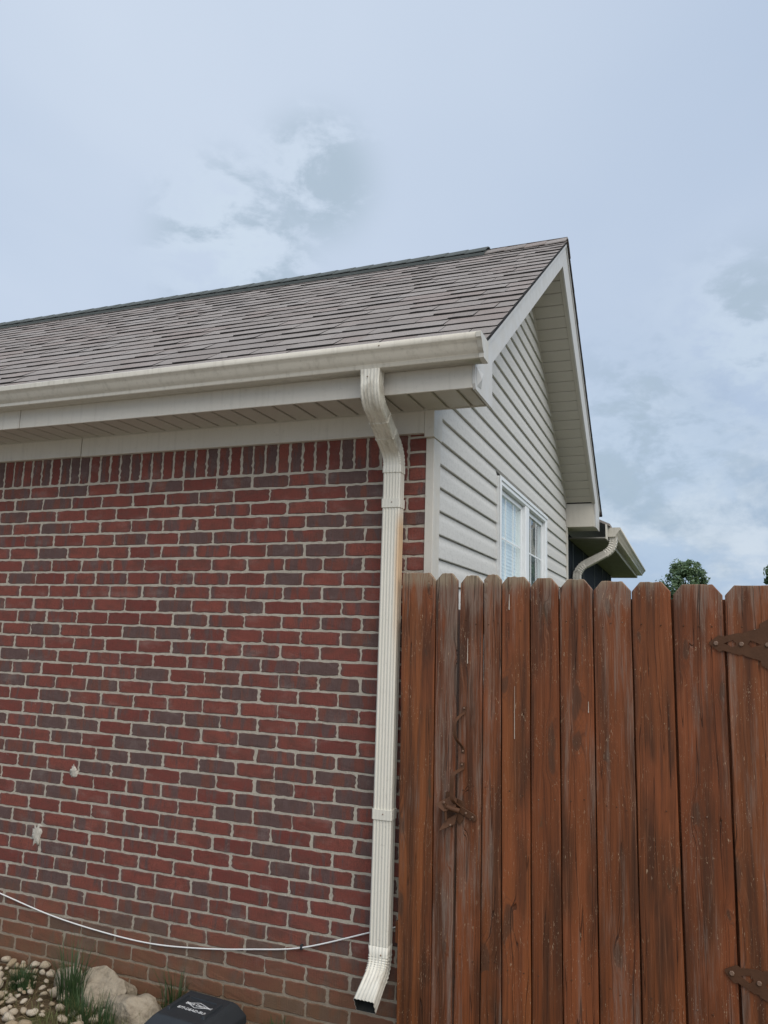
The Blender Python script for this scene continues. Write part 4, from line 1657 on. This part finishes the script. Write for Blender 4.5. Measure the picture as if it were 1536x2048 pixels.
tuft(-1.600, -.190, 120, .15, .30, 'tall dark green grass tuft in front of the field stones')
tuft(-1.905, -.170, 190, .15, .12, 'low bushy grass tuft growing among the pebbles')
tuft(-1.140, -.060, 46, .13, .24, 'thin straggly grass tuft behind the black bait box')
tuft(-1.300, -.330, 60, .16, .17, 'short grass tuft in front of the flat topped stone')
tuft(-0.610, -.060, 80, .12, .09, 'small grass tuft at the wall foot near the downspout')
tuft(-1.430, -.290, 110, .20, .13, 'spreading grass tuft between the two field stones')
bl = []
for i in range(15000):
    x, y = rg.uniform(-2.7, 0.2), rg.uniform(-1.3, -.02)
    k = noise.noise((x * 3.2, y * 3.2, 1.0))
    if x < -1.85 and y > -.30 and rg.random() < .7:
        continue
    if k < -.12 and rg.random() < .85:
        continue
    if y > -.06 and rg.random() < .5:
        continue
    hh = rg.uniform(.02, .075) * (1.2 if y < -.2 else .8)
    bl.append((Vector((x, y, -.006)), rg.uniform(0, 6.283), hh, hh * rg.uniform(.1, .9), rg.uniform(.0012, .0026), rg.random(), 3))
grass_object('grass', bl, M_grass, 'short patchy grass and weeds in front of the brick wall', 'grass', 'stuff')
# fallen straw and chips of gravel
bl = []
for i in range(1500):
    x, y = rg.uniform(-2.6, -.4), rg.uniform(-.7, -.03)
    bl.append((Vector((x, y, .004)), rg.uniform(0, 6.283), .012, rg.uniform(.03, .09), rg.uniform(.0010, .0020), rg.random(), 3))
M_straw = mat_leaf('straw', (0.25, 0.19, 0.10), (0.36, 0.29, 0.17))
grass_object('straw', bl, M_straw, 'dry straw scattered in the grass by the wall', 'straw', 'stuff')


# ------------------------------------------------------------------ trees
def tree(x, y, h, rx, rz, zc, label, seed, nleaf=5200, leaf=.20, group=None):
    r2 = random.Random(seed)
    t = empty('tree', (x, y, 0), label, 'tree', group)
    pts = [(x, y, -.1), (x + .05, y, h * .25), (x - .05, y + .05, h * .5), (x, y, h * .82)]
    limbs = [(catmull(pts, 4), .16)]
    for i in range(11):
        a = r2.uniform(0, 6.283)
        z0 = h * r2.uniform(.28, .62)
        e = Vector((x + math.cos(a) * rx * r2.uniform(.5, .85), y + math.sin(a) * rx * .7, min(h * .93, z0 + rz * r2.uniform(.25, .9))))
        s = Vector((x, y, z0))
        limbs.append((catmull([s, s.lerp(e, .5) + Vector((0, 0, -.15)), e], 4), .05))
    vs, fs = [], []
    for path, r0 in limbs:
        n, b = 6, len(vs)
        for i, p in enumerate(path):
            rr = r0 * (1 - .8 * i / (len(path) - 1))
            vs += [p + Vector((math.cos(j * math.pi / 3) * rr, math.sin(j * math.pi / 3) * rr, 0)) for j in range(n)]
        for i in range(len(path) - 1):
            for j in range(n):
                k = (j + 1) % n
                fs.append((b + i * n + j, b + i * n + k, b + (i + 1) * n + k, b + (i + 1) * n + j))
    mesh('trunk', vs, fs, M_bark, t, smooth=True)
    # crown: leaf clumps on an uneven dome
    clumps = []
    while len(clumps) < 120:
        v = Vector((r2.gauss(0, 1), r2.gauss(0, 1), r2.gauss(0, 1))).normalized() * r2.uniform(.25, 1.0) ** .5
        rad = 1 + .22 * noise.noise(v * 2.1 + Vector((seed, 0, 0)))
        shape = (1 - .35 * max(0, v.z))
        clumps.append((Vector((x + v.x * rx * rad * shape, y + v.y * rx * rad * shape, zc + v.z * rz * rad)), r2.uniform(.25, .62) * rx * .42))
    lv, lf, tn = [], [], []
    for i in range(nleaf):
        c, cr = r2.choice(clumps)
        d = Vector((r2.gauss(0, 1), r2.gauss(0, 1), r2.gauss(0, 1))).normalized() * cr * r2.random() ** .4
        p = c + d
        nrm = (d.normalized() + Vector((r2.uniform(-.8, .8), r2.uniform(-.8, .8), r2.uniform(-.2, 1)))).normalized()
        a = nrm.orthogonal().normalized()
        a.rotate(mathutils.Quaternion(nrm, r2.uniform(0, 6.28)))
        b = nrm.cross(a)
        s = leaf * r2.uniform(.55, 1.15)
        k = len(lv)
        lv += [p - a * s, p + b * s * .45, p + a * s, p - b * s * .45]
        lf.append((k, k + 1, k + 2, k + 3))
        tn.append(r2.random())
    cr = mesh('crown', lv, lf, M_leaf, t, fix=False)
    at = cr.data.attributes.new('tone', 'FLOAT', 'FACE')
    at.data.foreach_set('value', tn)
    return t


tree(0.93, 60, 7.9, 2.05, 2.5, 5.6, 'round green tree standing alone beyond the gate', 31, 6500, .17)
tree(3.38, 20.0, 4.0, .62, 1.15, 2.75, 'light green young tree showing past the gate hinge and mirrored in the window', 33, 3800, .085)


# ------------------------------------------------------------------ the house next door, seen only as a reflection in the window
def neighbour():
    t = empty('neighbour_house', (7.0, 48, 0), 'two storey house next door with grey roof, mirrored in the gable window', 'house')
    box('wall', 6.9, 8.35, 45, 53, -.1, 6.5, M_soffit, t)
    vs = [(6.65, 44.6, 6.4), (8.6, 44.6, 6.4), (8.6, 53.4, 6.4), (6.65, 53.4, 6.4), (7.0, 46.5, 9.0), (7.6, 46.5, 9.0), (7.6, 51, 9.0), (7.0, 51, 9.0)]
    mesh('roof', vs, [(0, 1, 5, 4), (1, 2, 6, 5), (2, 3, 7, 6), (3, 0, 4, 7), (4, 5, 6, 7), (3, 2, 1, 0)], M_vent, t)
    for z in (1.0, 3.8):
        w = box('window', 7.1, 8.1, 44.94, 44.99, z, z + 1.4, M_vinyl, t)
        box('pane', 7.18, 8.02, 44.92, 44.938, z + .08, z + 1.32, M_dark, w)


neighbour()
